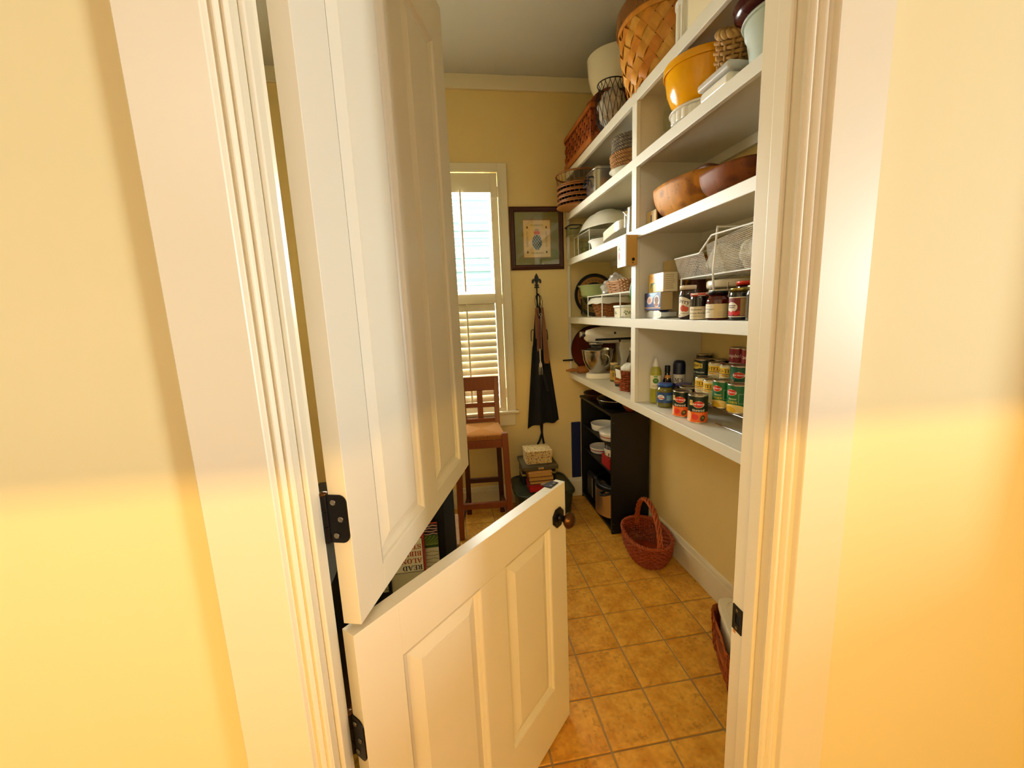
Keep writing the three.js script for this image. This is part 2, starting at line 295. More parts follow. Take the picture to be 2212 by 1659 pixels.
// window: casing, sill, apron, shutters
{
  const w = sgroup('window_1');
  const wd = 0.064;
  part(w, 'casing', box(WO.x1, WO.x1 + wd, WO.y0 - 0.005, WO.y1 + 0.055, ZB, ZB + 0.022, 0.003), MAT.trim);
  part(w, 'casing', box(WO.x0 - wd, WO.x0, WO.y0 - 0.005, WO.y1 + 0.055, ZB, ZB + 0.022, 0.003), MAT.trim);
  part(w, 'head_casing', box(WO.x0, WO.x1, WO.y1, WO.y1 + 0.055, ZB, ZB + 0.022, 0.003), MAT.trim);
  part(w, 'inner_bead', box(WO.x1 - 0.004, WO.x1 + 0.012, WO.y0, WO.y1, ZB + 0.018, ZB + 0.027, 0.003), MAT.trim);
  part(w, 'inner_bead', box(WO.x0, WO.x1, WO.y1 - 0.004, WO.y1 + 0.012, ZB + 0.018, ZB + 0.027, 0.003), MAT.trim);
  part(w, 'window_sill', box(WO.x0 - 0.09, WO.x1 + 0.085, WO.y0 - 0.018, WO.y0 + 0.002, ZB - 0.10, ZB + 0.045, 0.006), MAT.trim);
  part(w, 'window_apron', box(WO.x0 - wd, WO.x1 + 0.058, WO.y0 - 0.115, WO.y0 - 0.018, ZB, ZB + 0.018, 0.003), MAT.trim);
  part(w, 'sash_frame', merge([box(WO.x0, WO.x0 + 0.045, WO.y0, WO.y1, -3.165, -3.135), box(WO.x1 - 0.045, WO.x1, WO.y0, WO.y1, -3.165, -3.135), box(WO.x0, WO.x1, WO.y1 - 0.05, WO.y1, -3.165, -3.135), box(WO.x0, WO.x1, WO.y0, WO.y0 + 0.05, -3.165, -3.135)]), MAT.trim);
  part(w, 'window_pane', box(WO.x0 + 0.04, WO.x1 - 0.04, WO.y0 + 0.04, WO.y1 - 0.04, -3.152, -3.148), MAT.glass);
  const lv = (() => { const pts = []; for (let i = 0; i <= 12; i++) { const t = Math.PI * i / 12; pts.push([-0.030 * Math.cos(t), 0.0035 * Math.sin(t)]); } for (let i = 1; i < 12; i++) { const t = Math.PI * i / 12; pts.push([0.030 * Math.cos(t), -0.0035 * Math.sin(t)]); } return pts; })();
  for (const [a, b] of [[-0.109, 0.409], [-0.629, -0.111]]) {
    const sh = part(w, 'shutter_stile', box(a, a + 0.05, WO.y0 + 0.004, WO.y1 - 0.006, -3.075, -3.049, 0.002), MAT.trim);
    part(w, 'shutter_stile', box(b - 0.05, b, WO.y0 + 0.004, WO.y1 - 0.006, -3.075, -3.049, 0.002), MAT.trim);
    for (const [c, d] of [[2.298, WO.y1 - 0.006], [1.545, 1.614], [WO.y0 + 0.004, 0.772]]) part(w, 'shutter_rail', box(a + 0.05, b - 0.05, c, d, -3.074, -3.050, 0.002), MAT.trim);
    const lg = wuv(ext(lv, b - a - 0.104).rotateY(Math.PI / 2));     // long axis x, blade along z
    for (let i = 0; i < 13; i++) part(w, 'louver', lg, MAT.trim, null, [a + 0.052, 2.272 - i * 0.0525, -3.062], [0.16, 0, 0]);
    for (let i = 0; i < 15; i++) part(w, 'louver', lg, MAT.trim, null, [a + 0.052, 1.521 - i * 0.0515, -3.062], [1.33, 0, 0]);
    part(w, 'tilt_rod', box((a + b) / 2 - 0.006, (a + b) / 2 + 0.006, 1.63, 2.31, -3.034, -3.026, 0.002), MAT.trim);
    part(w, 'tilt_rod', box((a + b) / 2 - 0.006, (a + b) / 2 + 0.006, 0.80, 1.55, -3.034, -3.026, 0.002), MAT.trim);
  }
  for (const y of [2.30, 1.57, 0.88]) part(w, 'shutter_hinge', box(0.405, 0.417, y - 0.035, y + 0.035, -3.050, -3.044, 0.002), MAT.trim);
}
// outside: the neighbour's boarded wall in daylight, and the ground
{
  const n = thing('neighbour_wall', 'pale boarded wall of the next house, seen through the open shutter louvers', 'wall');
  n.position.set(0, 0, -6.4);
  for (let i = 0; i < 20; i++) part(n, 'board', wuv(ext([[0, 0], [0.03, 0], [0.008, 0.21], [0, 0.21]], 8).rotateY(-Math.PI / 2).translate(4, 0, 0).scale(1, 1, 1)), mat(i % 3 ? 0xa9c7cc : 0xbcd6da, { roughness: 0.7 }), null, [0, i * 0.19, 0]);
  struct('ground_outside', box(-8, 8, -0.3, -0.2, -12, ZB - 0.12), mat(0x8f9a7a, { roughness: 1 }));
}
{ // added ceiling panel, fill to lift the ambient and the left wall
  const c = thing('added_ceiling_lamp', 'added square fill lamp on the kitchen ceiling behind the viewer, brightening the left wall', 'lamp', [-1.1, CEIL, 2.5]), e = new THREE.Color().setRGB(1, 0.95, 0.80);
  part(c, 'lamp_frame', box(-0.62, 0.62, -0.05, 0, -0.62, 0.62, 0.01), MAT.white); part(c, 'diffuser', box(-0.58, 0.58, -0.056, -0.05, -0.58, 0.58), new THREE.MeshStandardMaterial({ color: 0xffffff, emissive: e, emissiveIntensity: 2 }));
  areaLight(e, 16, 1.16, 1.16, [-1.1, CEIL - 0.06, 2.5], [-1.1, 0, 2.501]);
}
// unseen wall cabinet and strip lamp behind the camera, placed to warm the lower walls
{
  const c = thing('unseen_wall_cabinet', 'unseen white wall cabinet opposite the pantry door, cutting the warm light off above mid wall', 'cabinet', [0, 0, 0]);
  part(c, 'cabinet_body', box(-1.7, 1.7, 1.42, 2.3, 1.42, 1.75), MAT.trim);
  part(c, 'light_rail', box(-1.7, 1.7, 1.375, 1.42, 1.42, 1.44, 0.002), MAT.trim);  // height set so its lower edge cuts the warm lamp light
  for (let i = 0; i < 4; i++) { const dg = part(c, 'cabinet_door', box(-1.69 + i * 0.85, -0.855 + i * 0.85, 1.43, 2.29, 1.40, 1.42, 0.003), MAT.trim); part(dg, 'cabinet_knob', new THREE.SphereGeometry(0.014, 14, 10).translate(-0.92 + i * 0.85 - (i % 2) * 0.7, 1.5, 1.388), MAT.bronze); }
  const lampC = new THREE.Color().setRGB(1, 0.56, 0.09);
  const l = thing('unseen_strip_lamp', 'unseen warm strip lamp under the wall cabinet, placed to light the lower walls', 'lamp', [0, 1.395, 1.735]);
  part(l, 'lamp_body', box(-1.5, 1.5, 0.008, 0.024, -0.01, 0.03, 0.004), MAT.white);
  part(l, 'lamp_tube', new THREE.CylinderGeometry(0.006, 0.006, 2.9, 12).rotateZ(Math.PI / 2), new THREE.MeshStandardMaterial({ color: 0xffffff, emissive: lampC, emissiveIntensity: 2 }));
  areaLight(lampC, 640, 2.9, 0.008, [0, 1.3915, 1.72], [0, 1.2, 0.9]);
}
// ================= built-in shelves =================
{
  const u = thing('shelf_unit', 'white built-in pantry shelves filling the right wall, with one tall divider', 'shelves');
  const z0 = ZB, z1 = -0.715, x1 = XW - 0.002;
  const board = (y, t, th = 0.02) => { // thin board with a deeper front lip
    const s = part(u, 'shelf', box(XF + 0.019, x1, y - th, y, z0 + 0.001, z1 - 0.001), MAT.shelf);
    part(s, 'front_edge', box(XF, XF + 0.019, y - t, y, z0 + 0.001, z1 - 0.001, 0.0025), MAT.shelf);
  };
  board(S.top, 0.048); board(S.s2, 0.044); board(S.s3, 0.042); board(S.s4, 0.044); board(S.ct, 0.042);
  const lv = [[S.ct, S.s4 - 0.02], [S.s4, S.s3 - 0.02], [S.s3, S.s2 - 0.02], [S.s2, S.top - 0.02]];
  for (const [a, b] of lv) {
    part(u, 'divider_panel', box(XF + 0.019, x1, a, b, -1.962, -1.927), MAT.shelf);
    part(u, 'divider_stile', box(XF, XF + 0.019, a, b - 0.022, -1.967, -1.919, 0.002), MAT.shelf);
    part(u, 'end_stile', box(XF, XF + 0.019, a, b - 0.022, z0 + 0.001, z0 + 0.022, 0.002), MAT.shelf);
    part(u, 'shelf_cleat', box(XW - 0.02, x1, b - 0.04, b - 0.0005, z0 + 0.001, -1.9625), MAT.shelf);
    part(u, 'shelf_cleat', box(XW - 0.02, x1, b - 0.04, b - 0.0005, -1.926, z1 - 0.001), MAT.shelf);
  }
  part(u, 'shelf_cleat', box(XW - 0.02, x1, S.ct - 0.065, S.ct - 0.021, z0 + 0.001, z1 - 0.001), MAT.shelf);
}
// ================= woven ware =================
const sgn = (x) => (x < 0 ? -1 : 1);
const ring = (t, a, b, n) => [a * sgn(Math.cos(t)) * Math.abs(Math.cos(t)) ** (2 / n), b * sgn(Math.sin(t)) * Math.abs(Math.sin(t)) ** (2 / n)];
const wick = (c, o = {}) => mat(c, { roughness: 0.55, map: rep(grain, 1, 6), ...o });
// fine wicker: rows of strands running in and out of upright stakes, joined as one part
function wicker(parent, { a, b, a0, b0, h, n = 2, rows, stakes, r, m, rimR, rimM, base = true, amp, belly = 0, y0 = 0, rimTwist = 14 }) {
  const A = (t) => a0 + (a - a0) * t + belly * Math.sin(Math.PI * t), B = (t) => b0 + (b - b0) * t + belly * Math.sin(Math.PI * t), gs = [];
  amp = amp ?? r * 1.1;
  for (let i = 0; i < rows; i++) {
    const t = (i + 0.5) / rows, pts = [], N = stakes * 2;
    for (let k = 0; k < N; k++) { const th = 2 * Math.PI * k / N, off = amp * (k % 2 ? 0 : ((k / 2 + i) % 2 ? 1 : -1)); const [x, z] = ring(th, A(t) + off, B(t) + off, n); pts.push([x, y0 + h * t, z]); }
    gs.push(tube(pts, Math.min(r, h / rows * 0.56), true, N * 2, 5));
  }
  stuff(part(parent, 'weave', merge(gs), m));
  const st = [];
  for (let k = 0; k < stakes; k++) { const th = 2 * Math.PI * k / stakes, p = []; for (let i = 0; i <= 3; i++) { const [x, z] = ring(th, A(i / 3), B(i / 3), n); p.push([x, y0 + h * i / 3, z]); } st.push(tube(p, r * 0.8, false, 4, 5)); }
  stuff(part(parent, 'stakes', merge(st), m));
  if (base) { const P = []; for (let k = 0; k < 40; k++) P.push(ring(2 * Math.PI * k / 40, a0, b0, n)); part(parent, 'base', ext(P, Math.max(0.006, r * 2)).rotateX(-Math.PI / 2).translate(0, y0, 0), m); }
  if (rimR) {
    const N = 48, s1 = [], s2 = []; for (let k = 0; k < N * 2; k++) { const th = Math.PI * k / N, ph = rimTwist * th; for (const [s, o] of [[s1, 0], [s2, Math.PI]]) { const [x, z] = ring(th, A(1) + rimR * 0.5 * Math.cos(ph + o), B(1) + rimR * 0.5 * Math.cos(ph + o), n); s.push([x, y0 + h + rimR * 0.5 * Math.sin(ph + o), z]); } }
    part(parent, 'rim', merge([tube(s1, rimR * 0.62, true, N * 4, 6), tube(s2, rimR * 0.62, true, N * 4, 6)]), rimM ?? m);
  }
}
// coil basket: stacked plaited coils
function coil(parent, { r0, r1, h, rows, cr, m, twist = 40, name = 'coil' }) {
  for (let i = 0; i < rows; i++) {
    const t = (i + 0.5) / rows, R = r0 + (r1 - r0) * t, gs = [];
    for (let s = 0; s < 3; s++) { const pts = [], N = twist * 3; for (let k = 0; k < N; k++) { const th = 2 * Math.PI * k / N, ph = twist * th * 0.5 + s * 2 * Math.PI / 3 + i; const q = R + cr * 0.55 * Math.cos(ph); pts.push([q * Math.cos(th), h * t + cr * 0.5 * Math.sin(ph), q * Math.sin(th)]); } gs.push(tube(pts, cr * 0.52, true, N, 5)); }
    part(parent, name, merge(gs), m);
  }
}
// flat splint woven along a path: a strip with width w, thickness th
function strip(pts, w, th, normalAt, closed = false, wdir = null) {
  const N = pts.length, pos = [], idx = [], P = pts.map((p) => V(...p));
  for (let i = 0; i < N; i++) {
    const a = P[closed ? (i - 1 + N) % N : Math.max(0, i - 1)], b = P[closed ? (i + 1) % N : Math.min(N - 1, i + 1)], t = b.clone().sub(a).normalize(), n = V(...normalAt(i)).normalize(), s = t.clone().cross(n).normalize(), nn = s.clone().cross(t).normalize();
    for (const [u, v] of [[-1, -1], [1, -1], [1, 1], [-1, 1]]) { const q = P[i].clone().addScaledVector(s, u * w / 2).addScaledVector(nn, v * th / 2); pos.push(q.x, q.y, q.z); }
  }
  const M = closed ? N : N - 1;
  for (let i = 0; i < M; i++) { const a = i * 4, b = ((i + 1) % N) * 4; for (let k = 0; k < 4; k++) { const l = (k + 1) % 4; idx.push(a + k, b + k, b + l, a + k, b + l, a + l); } }
  if (!closed) { idx.push(0, 1, 2, 0, 2, 3); const e = (N - 1) * 4; idx.push(e, e + 2, e + 1, e, e + 3, e + 2); }
  const g = new THREE.BufferGeometry(); g.setAttribute('position', new THREE.Float32BufferAttribute(pos, 3)); g.setIndex(idx); const q = g.toNonIndexed(); q.computeVertexNormals(); return wuv(q);
}
// ================= top shelf =================
{ // picnic basket of wide splints
  const m = wick(0xb5591a), m2 = wick(0x8f3f10), c = thing('picnic_basket', 'reddish splint picnic basket with a domed lid, at the far end of the top shelf', 'basket', [1.05, S.top, -2.775]);
  const w = 0.30, d = 0.53, h = 0.205;
  const face = (len, turn, ox, oz, rows, cols) => {
    const g = [];
    for (let i = 0; i < rows; i++) { const pts = [], N = cols * 4; for (let k = 0; k <= N; k++) pts.push([-len / 2 + len * k / N, h * (i + 0.5) / rows, 0.004 * Math.cos(Math.PI * (k / 4) + i * Math.PI)]); const q = part(c, 'splint', strip(pts, h / rows * 0.9, 0.002, () => [0, 0, 1]), (i % 3) ? m : m2, null, [ox, 0, oz], [0, turn, 0]); }
    for (let k = 0; k < cols; k++) part(c, 'splint', box(-0.011, 0.011, 0, h, -0.001, 0.001), k % 2 ? m : m2, null, [ox + Math.cos(turn) * (-len / 2 + len * (k + 0.5) / cols), 0, oz - Math.sin(turn) * (-len / 2 + len * (k + 0.5) / cols)], [0, turn, 0]);
  };
  face(d, -Math.PI / 2, -w / 2, 0, 7, 14); face(d, Math.PI / 2, w / 2, 0, 7, 14); face(w, 0, 0, d / 2, 7, 8); face(w, Math.PI, 0, -d / 2, 7, 8);
  part(c, 'band', merge([box(-w / 2 - 0.007, w / 2 + 0.007, 0, 0.035, d / 2 + 0.003, d / 2 + 0.008), box(-w / 2 - 0.009, -w / 2 - 0.004, 0, 0.035, -d / 2, d / 2), box(-w / 2 - 0.007, w / 2 + 0.007, h - 0.02, h + 0.005, d / 2 + 0.003, d / 2 + 0.009), box(-w / 2 - 0.010, -w / 2 - 0.004, h - 0.02, h + 0.005, -d / 2, d / 2), box(-w / 2, w / 2, 0, 0.006, -d / 2, d / 2)]), wick(0xc06a20));
  const lid = []; for (let i = 0; i < 26; i++) { const z = -d / 2 + d * (i + 0.5) / 26, p = []; for (let k = 0; k <= 10; k++) { const t = k / 10; p.push([-w / 2 + w * t, h + 0.004 + 0.085 * Math.sin(Math.PI * t) ** 0.7, z]); } lid.push(tube(p, d / 52 * 1.02, false, 12, 5)); }
  stuff(part(c, 'lid_weave', merge(lid), m2));
  const dome = []; for (let k = 0; k <= 10; k++) { const t = k / 10; dome.push([-w / 2 + w * t, h + 0.003 + 0.083 * Math.sin(Math.PI * t) ** 0.7]); } dome.push([w / 2, h - 0.004], [-w / 2, h - 0.004]);
  part(c, 'lid', ext(dome.reverse(), d).translate(0, 0, -d / 2), m2);
  part(c, 'handle', tube([[-0.05, h + 0.08, -0.06], [-0.075, h + 0.11, -0.02], [-0.075, h + 0.11, 0.05], [-0.05, h + 0.08, 0.09]], 0.006), m2);
}
{ // white basin
  const c = thing('basin', 'large white enamel tub resting on the picnic basket lid', 'tub', [1.085, S.top + 0.292, -2.60]);
  part(c, 'bowl', lathe([[0, 0], [0.105, 0], [0.125, 0.012], [0.146, 0.05], [0.158, 0.10], [0.163, 0.17], [0.167, 0.195], [0.163, 0.20], [0.158, 0.19], [0.15, 0.10], [0.138, 0.05], [0.115, 0.02], [0, 0.018]], 48), mat(0xf3eede, { roughness: 0.15 }));
}
{ // wire egg basket
  const c = thing('wire_basket', 'round black wire basket holding a pale bundle on the top shelf', 'basket', [0.965, S.top, -2.36]), P = [[0.055, 0.0], [0.08, 0.045], [0.092, 0.11], [0.088, 0.165], [0.070, 0.21], [0.078, 0.232]], gs = [];
  const at = (t) => { const f = t * (P.length - 1), i = Math.min(P.length - 2, Math.floor(f)), k = f - i; return [P[i][0] + (P[i + 1][0] - P[i][0]) * k, P[i][1] + (P[i + 1][1] - P[i][1]) * k]; };
  for (let s of [1, -1]) for (let i = 0; i < 18; i++) { const pts = []; for (let k = 0; k <= 10; k++) { const [r, y] = at(k / 10), th = 2 * Math.PI * i / 18 + s * 0.75 * k / 10; pts.push([r * Math.cos(th), y, r * Math.sin(th)]); } gs.push(tube(pts, 0.0016, false, 16, 5)); }
  stuff(part(c, 'wires', merge(gs), MAT.black));
  part(c, 'rim', new THREE.TorusGeometry(0.078, 0.003, 6, 40).rotateX(Math.PI / 2).translate(0, 0.232, 0), MAT.black);
  part(c, 'rim', new THREE.TorusGeometry(0.055, 0.003, 6, 40).rotateX(Math.PI / 2).translate(0, 0.003, 0), MAT.black);
  const g = new THREE.SphereGeometry(0.074, 48, 32), q = g.attributes.position; for (let i = 0; i < q.count; i++) { const v = V().fromBufferAttribute(q, i), n = v.clone().normalize(), k = 1 + 0.10 * Math.sin(n.x * 7 + 1) * Math.sin(n.y * 9) + 0.05 * Math.sin(n.z * 15 + n.y * 6); v.multiplyScalar(k); v.y *= 1.3; q.setXYZ(i, v.x, v.y, v.z); } g.computeVertexNormals();
  const w = thing('napkin_bundle', 'pale grey cloth bundle inside the black wire basket', 'cloth', [0.965, S.top + 0.112, -2.36]); part(w, 'cloth', g, mat(0xcfc9c4, { roughness: 0.7 }));
}
{ // big splint basket, each splint its own part
  const c = thing('splint_basket', 'big orange basket of wide diagonal splints with a wrapped rim, nearest on the top shelf', 'basket', [1.045, S.top, -1.945]);
  const tones = [0xf3a73a, 0xf8b94e, 0xea962c, 0xf5b044].map((q) => wick(q, { roughness: 0.4 }));
  const H = 0.29, R = (t) => 0.152 + 0.040 * t + 0.012 * Math.sin(Math.PI * t), n = 2.2;
  const K = 9;                                                   // diagonal weave: two families of 22 splints
  for (const s of [1, -1]) for (let i = 0; i < 2 * K; i++) {
    const N = 44, pts = [], nor = [];
    for (let k = 0; k <= N; k++) { const t = k / N, th = 2 * Math.PI * i / (2 * K) + s * 1.35 * t, cell = t * 1.35 * 2 * K / Math.PI; const off = 0.0045 * s * Math.cos(Math.PI * cell); const [x, z] = ring(th, R(t) + off, R(t) + off, n); pts.push([x, H * t, z]); nor.push([x, -0.03, z]); }
    part(c, 'splint', strip(pts, 0.0435, 0.0018, (k) => nor[k]), tones[(i + (s > 0 ? 0 : 2)) % 4]);
  }
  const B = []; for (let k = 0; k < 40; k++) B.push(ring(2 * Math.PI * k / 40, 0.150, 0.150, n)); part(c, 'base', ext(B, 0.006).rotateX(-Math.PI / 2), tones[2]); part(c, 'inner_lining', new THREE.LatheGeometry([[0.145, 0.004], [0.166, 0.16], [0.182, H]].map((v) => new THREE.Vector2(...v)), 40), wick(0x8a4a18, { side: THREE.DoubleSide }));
  const band = (t0, out, w, m, name) => { const pts = [], nor = [], N = 64; for (let k = 0; k < N; k++) { const [x, z] = ring(2 * Math.PI * k / N, R(t0) + out, R(t0) + out, n); pts.push([x, H * t0, z]); nor.push([x, 0, z]); } return part(c, name, strip(pts, w, 0.004, (k) => nor[k], true), m); };
  band(0.93, 0.008, 0.05, tones[0], 'band');
  const gs = []; for (let k = 0; k < 150; k++) { const th = 2 * Math.PI * k / 150, [x, z] = ring(th, R(1) + 0.012, R(1) + 0.012, n), q = new THREE.CylinderGeometry(0.0052, 0.0052, 0.062, 5).rotateZ(0.05).rotateY(-th).translate(x, H + 0.006, z); gs.push(q); }
  stuff(part(c, 'wrapped_rim', merge(gs), wick(0x9c6a32)));
  part(c, 'handle', tube([[-0.05, H - 0.02, -0.205], [-0.06, H + 0.03, -0.222], [0.0, H + 0.055, -0.225], [0.05, H + 0.03, -0.222], [0.04, H - 0.02, -0.205]], 0.011), wick(0x8a4524));
}
{ // cream box with a notched end at the front of the top shelf
  const m = mat(0xf0e2bd, { roughness: 0.8 }), c = thing('carton', 'cream carton with a notched end beside the splint basket on the top shelf', 'box', [1.075, S.top, -1.42]);
  part(c, 'carton_side', ext([[-0.155, 0], [0.155, 0], [0.155, 0.20], [0.04, 0.20], [0.0, 0.11], [-0.04, 0.20], [-0.155, 0.20]], 0.006).rotateY(-Math.PI / 2).translate(-0.14, 0, 0), m);
  part(c, 'carton_side', box(0.134, 0.14, 0, 0.2, -0.155, 0.155), m); part(c, 'carton_end', box(-0.134, 0.134, 0, 0.2, 0.149, 0.155), m); part(c, 'carton_end', box(-0.134, 0.134, 0, 0.2, -0.155, -0.149), m); part(c, 'carton_base', box(-0.14, 0.14, 0, 0.004, -0.155, 0.155), m);
  const c2 = thing('lidded_tub', 'small white scallop-edged tub between the splint basket and the cream carton', 'tub', [0.985, S.top, -1.645]);
  const scal = []; for (let k = 0; k < 80; k++) { const t = 2 * Math.PI * k / 80, r = 0.052 + 0.0025 * Math.cos(16 * t); scal.push([r * Math.cos(t), r * Math.sin(t)]); }
  part(c2, 'tub_body', ext(scal, 0.15).rotateX(-Math.PI / 2), MAT.white); part(c2, 'tub_lid', lathe([[0, 0.15], [0.058, 0.15], [0.058, 0.165], [0.05, 0.172], [0, 0.174]], 36), MAT.white);
}
// ================= second shelf, right bay =================
{
  const c = thing('mixing_bowl', 'large mustard yellow plastic mixing bowl with a rolled rim', 'bowl', [1.02, S.s2 + 0.056, -1.60]);
  part(c, 'bowl', lathe([[0, 0.0], [0.076, 0], [0.095, 0.006], [0.120, 0.034], [0.134, 0.07], [0.140, 0.11], [0.141, 0.130], [0.144, 0.131], [0.146, 0.126], [0.148, 0.128], [0.148, 0.150], [0.145, 0.154], [0.140, 0.152], [0.135, 0.138], [0.131, 0.076], [0.115, 0.040], [0.09, 0.011], [0, 0.008]], 64), mat(0xf5ae06, { roughness: 0.18 }));
  const sc = thing('souffle_dish', 'white fluted baking dish under the yellow mixing bowl', 'dish', [1.02, S.s2, -1.60]);
  const P = (r0, N = 120) => { const q = []; for (let k = 0; k < N; k++) { const t = 2 * Math.PI * k / N, r = r0 + 0.0035 * Math.abs(Math.sin(12 * t)); q.push([r * Math.cos(t), r * Math.sin(t)]); } return q; };
  part(sc, 'dish_wall', ext(P(0.114), 0.034, 0.003).rotateX(-Math.PI / 2).translate(0, 0.012, 0), mat(0xf4eee0, { roughness: 0.12 }));
  part(sc, 'foot', lathe([[0, 0], [0.104, 0], [0.108, 0.006], [0.106, 0.013], [0, 0.013]], 48), mat(0xf4eee0, { roughness: 0.12 }));
  part(sc, 'rim', lathe([[0.0, 0.046], [0.122, 0.046], [0.125, 0.050], [0.122, 0.055], [0.0, 0.055]], 60), mat(0xf4eee0, { roughness: 0.12 }));
  const w = thing('serving_dish', 'low white oblong dish with a clear lid, under the seagrass basket', 'dish', [1.02, S.s2, -1.39]);
  part(w, 'dish', cbox(0.21, 0.045, 0.16, 0.018, 0), mat(0xf4eee0, { roughness: 0.12 }));
  part(w, 'dish_lid', cbox(0.22, 0.026, 0.17, 0.01, 0.046), glassMat(0xf2f2ee, { roughness: 0.35, transmission: 0.5 }));
  const g = wick(0xc79a55, { roughness: 0.8 }), s = thing('seagrass_basket', 'small rough seagrass basket lying on the white oblong dish', 'basket', [0.987, S.s2 + 0.135, -1.392], 0.7);
  const inner = new THREE.Group(); wicker(s, { a: 0.050, b: 0.047, a0: 0.042, b0: 0.038, h: 0.108, rows: 8, stakes: 13, r: 0.0066, m: g, rimR: 0.013, rimM: wick(0xd2aa68, { roughness: 0.8 }), belly: 0.006, y0: -0.052, rimTwist: 9 });
  s.rotation.set(0.25, 0.7, 0.35);
  const t = thing('storage_tub', 'tall grey-green translucent plastic tub beside the door jamb, second shelf', 'tub', [1.035, S.s2, -1.215]);
  const tm = glassMat(0xd3dccb, { roughness: 0.5, transmission: 0.35 });
  part(t, 'tub_body', lathe([[0, 0], [0.088, 0], [0.094, 0.006], [0.110, 0.105], [0.115, 0.108], [0.117, 0.135], [0.114, 0.135], [0.108, 0.11], [0.09, 0.01], [0, 0.008]], 44), tm);
  part(t, 'tub_rim', lathe([[0.114, 0.132], [0.123, 0.132], [0.125, 0.136], [0.123, 0.141], [0.114, 0.141]], 44), tm);
  const k = thing('maroon_bowl', 'dark maroon bowl resting on the rim of the translucent tub', 'bowl', [1.0, S.s2 + 0.143, -1.255]);
  part(k, 'bowl', lathe([[0, 0], [0.06, 0], [0.085, 0.02], [0.094, 0.03], [0.09, 0.034], [0.098, 0.05], [0.094, 0.056], [0.08, 0.03], [0.055, 0.006], [0, 0.006]], 40), mat(0x3d0a10, { roughness: 0.2 }));
  const gb = thing('glass_goblet', 'clear glass goblet standing against the divider beside the yellow bowl', 'glass', [1.045, S.s2, -1.882]);
  part(gb, 'goblet', lathe([[0, 0.004], [0.034, 0.002], [0.036, 0], [0.03, 0.006], [0.008, 0.012], [0.005, 0.06], [0.012, 0.075], [0.033, 0.1], [0.038, 0.14], [0.034, 0.19], [0.032, 0.19], [0.036, 0.14], [0.031, 0.102], [0.01, 0.08], [0, 0.078]], 32), MAT.glass);
}
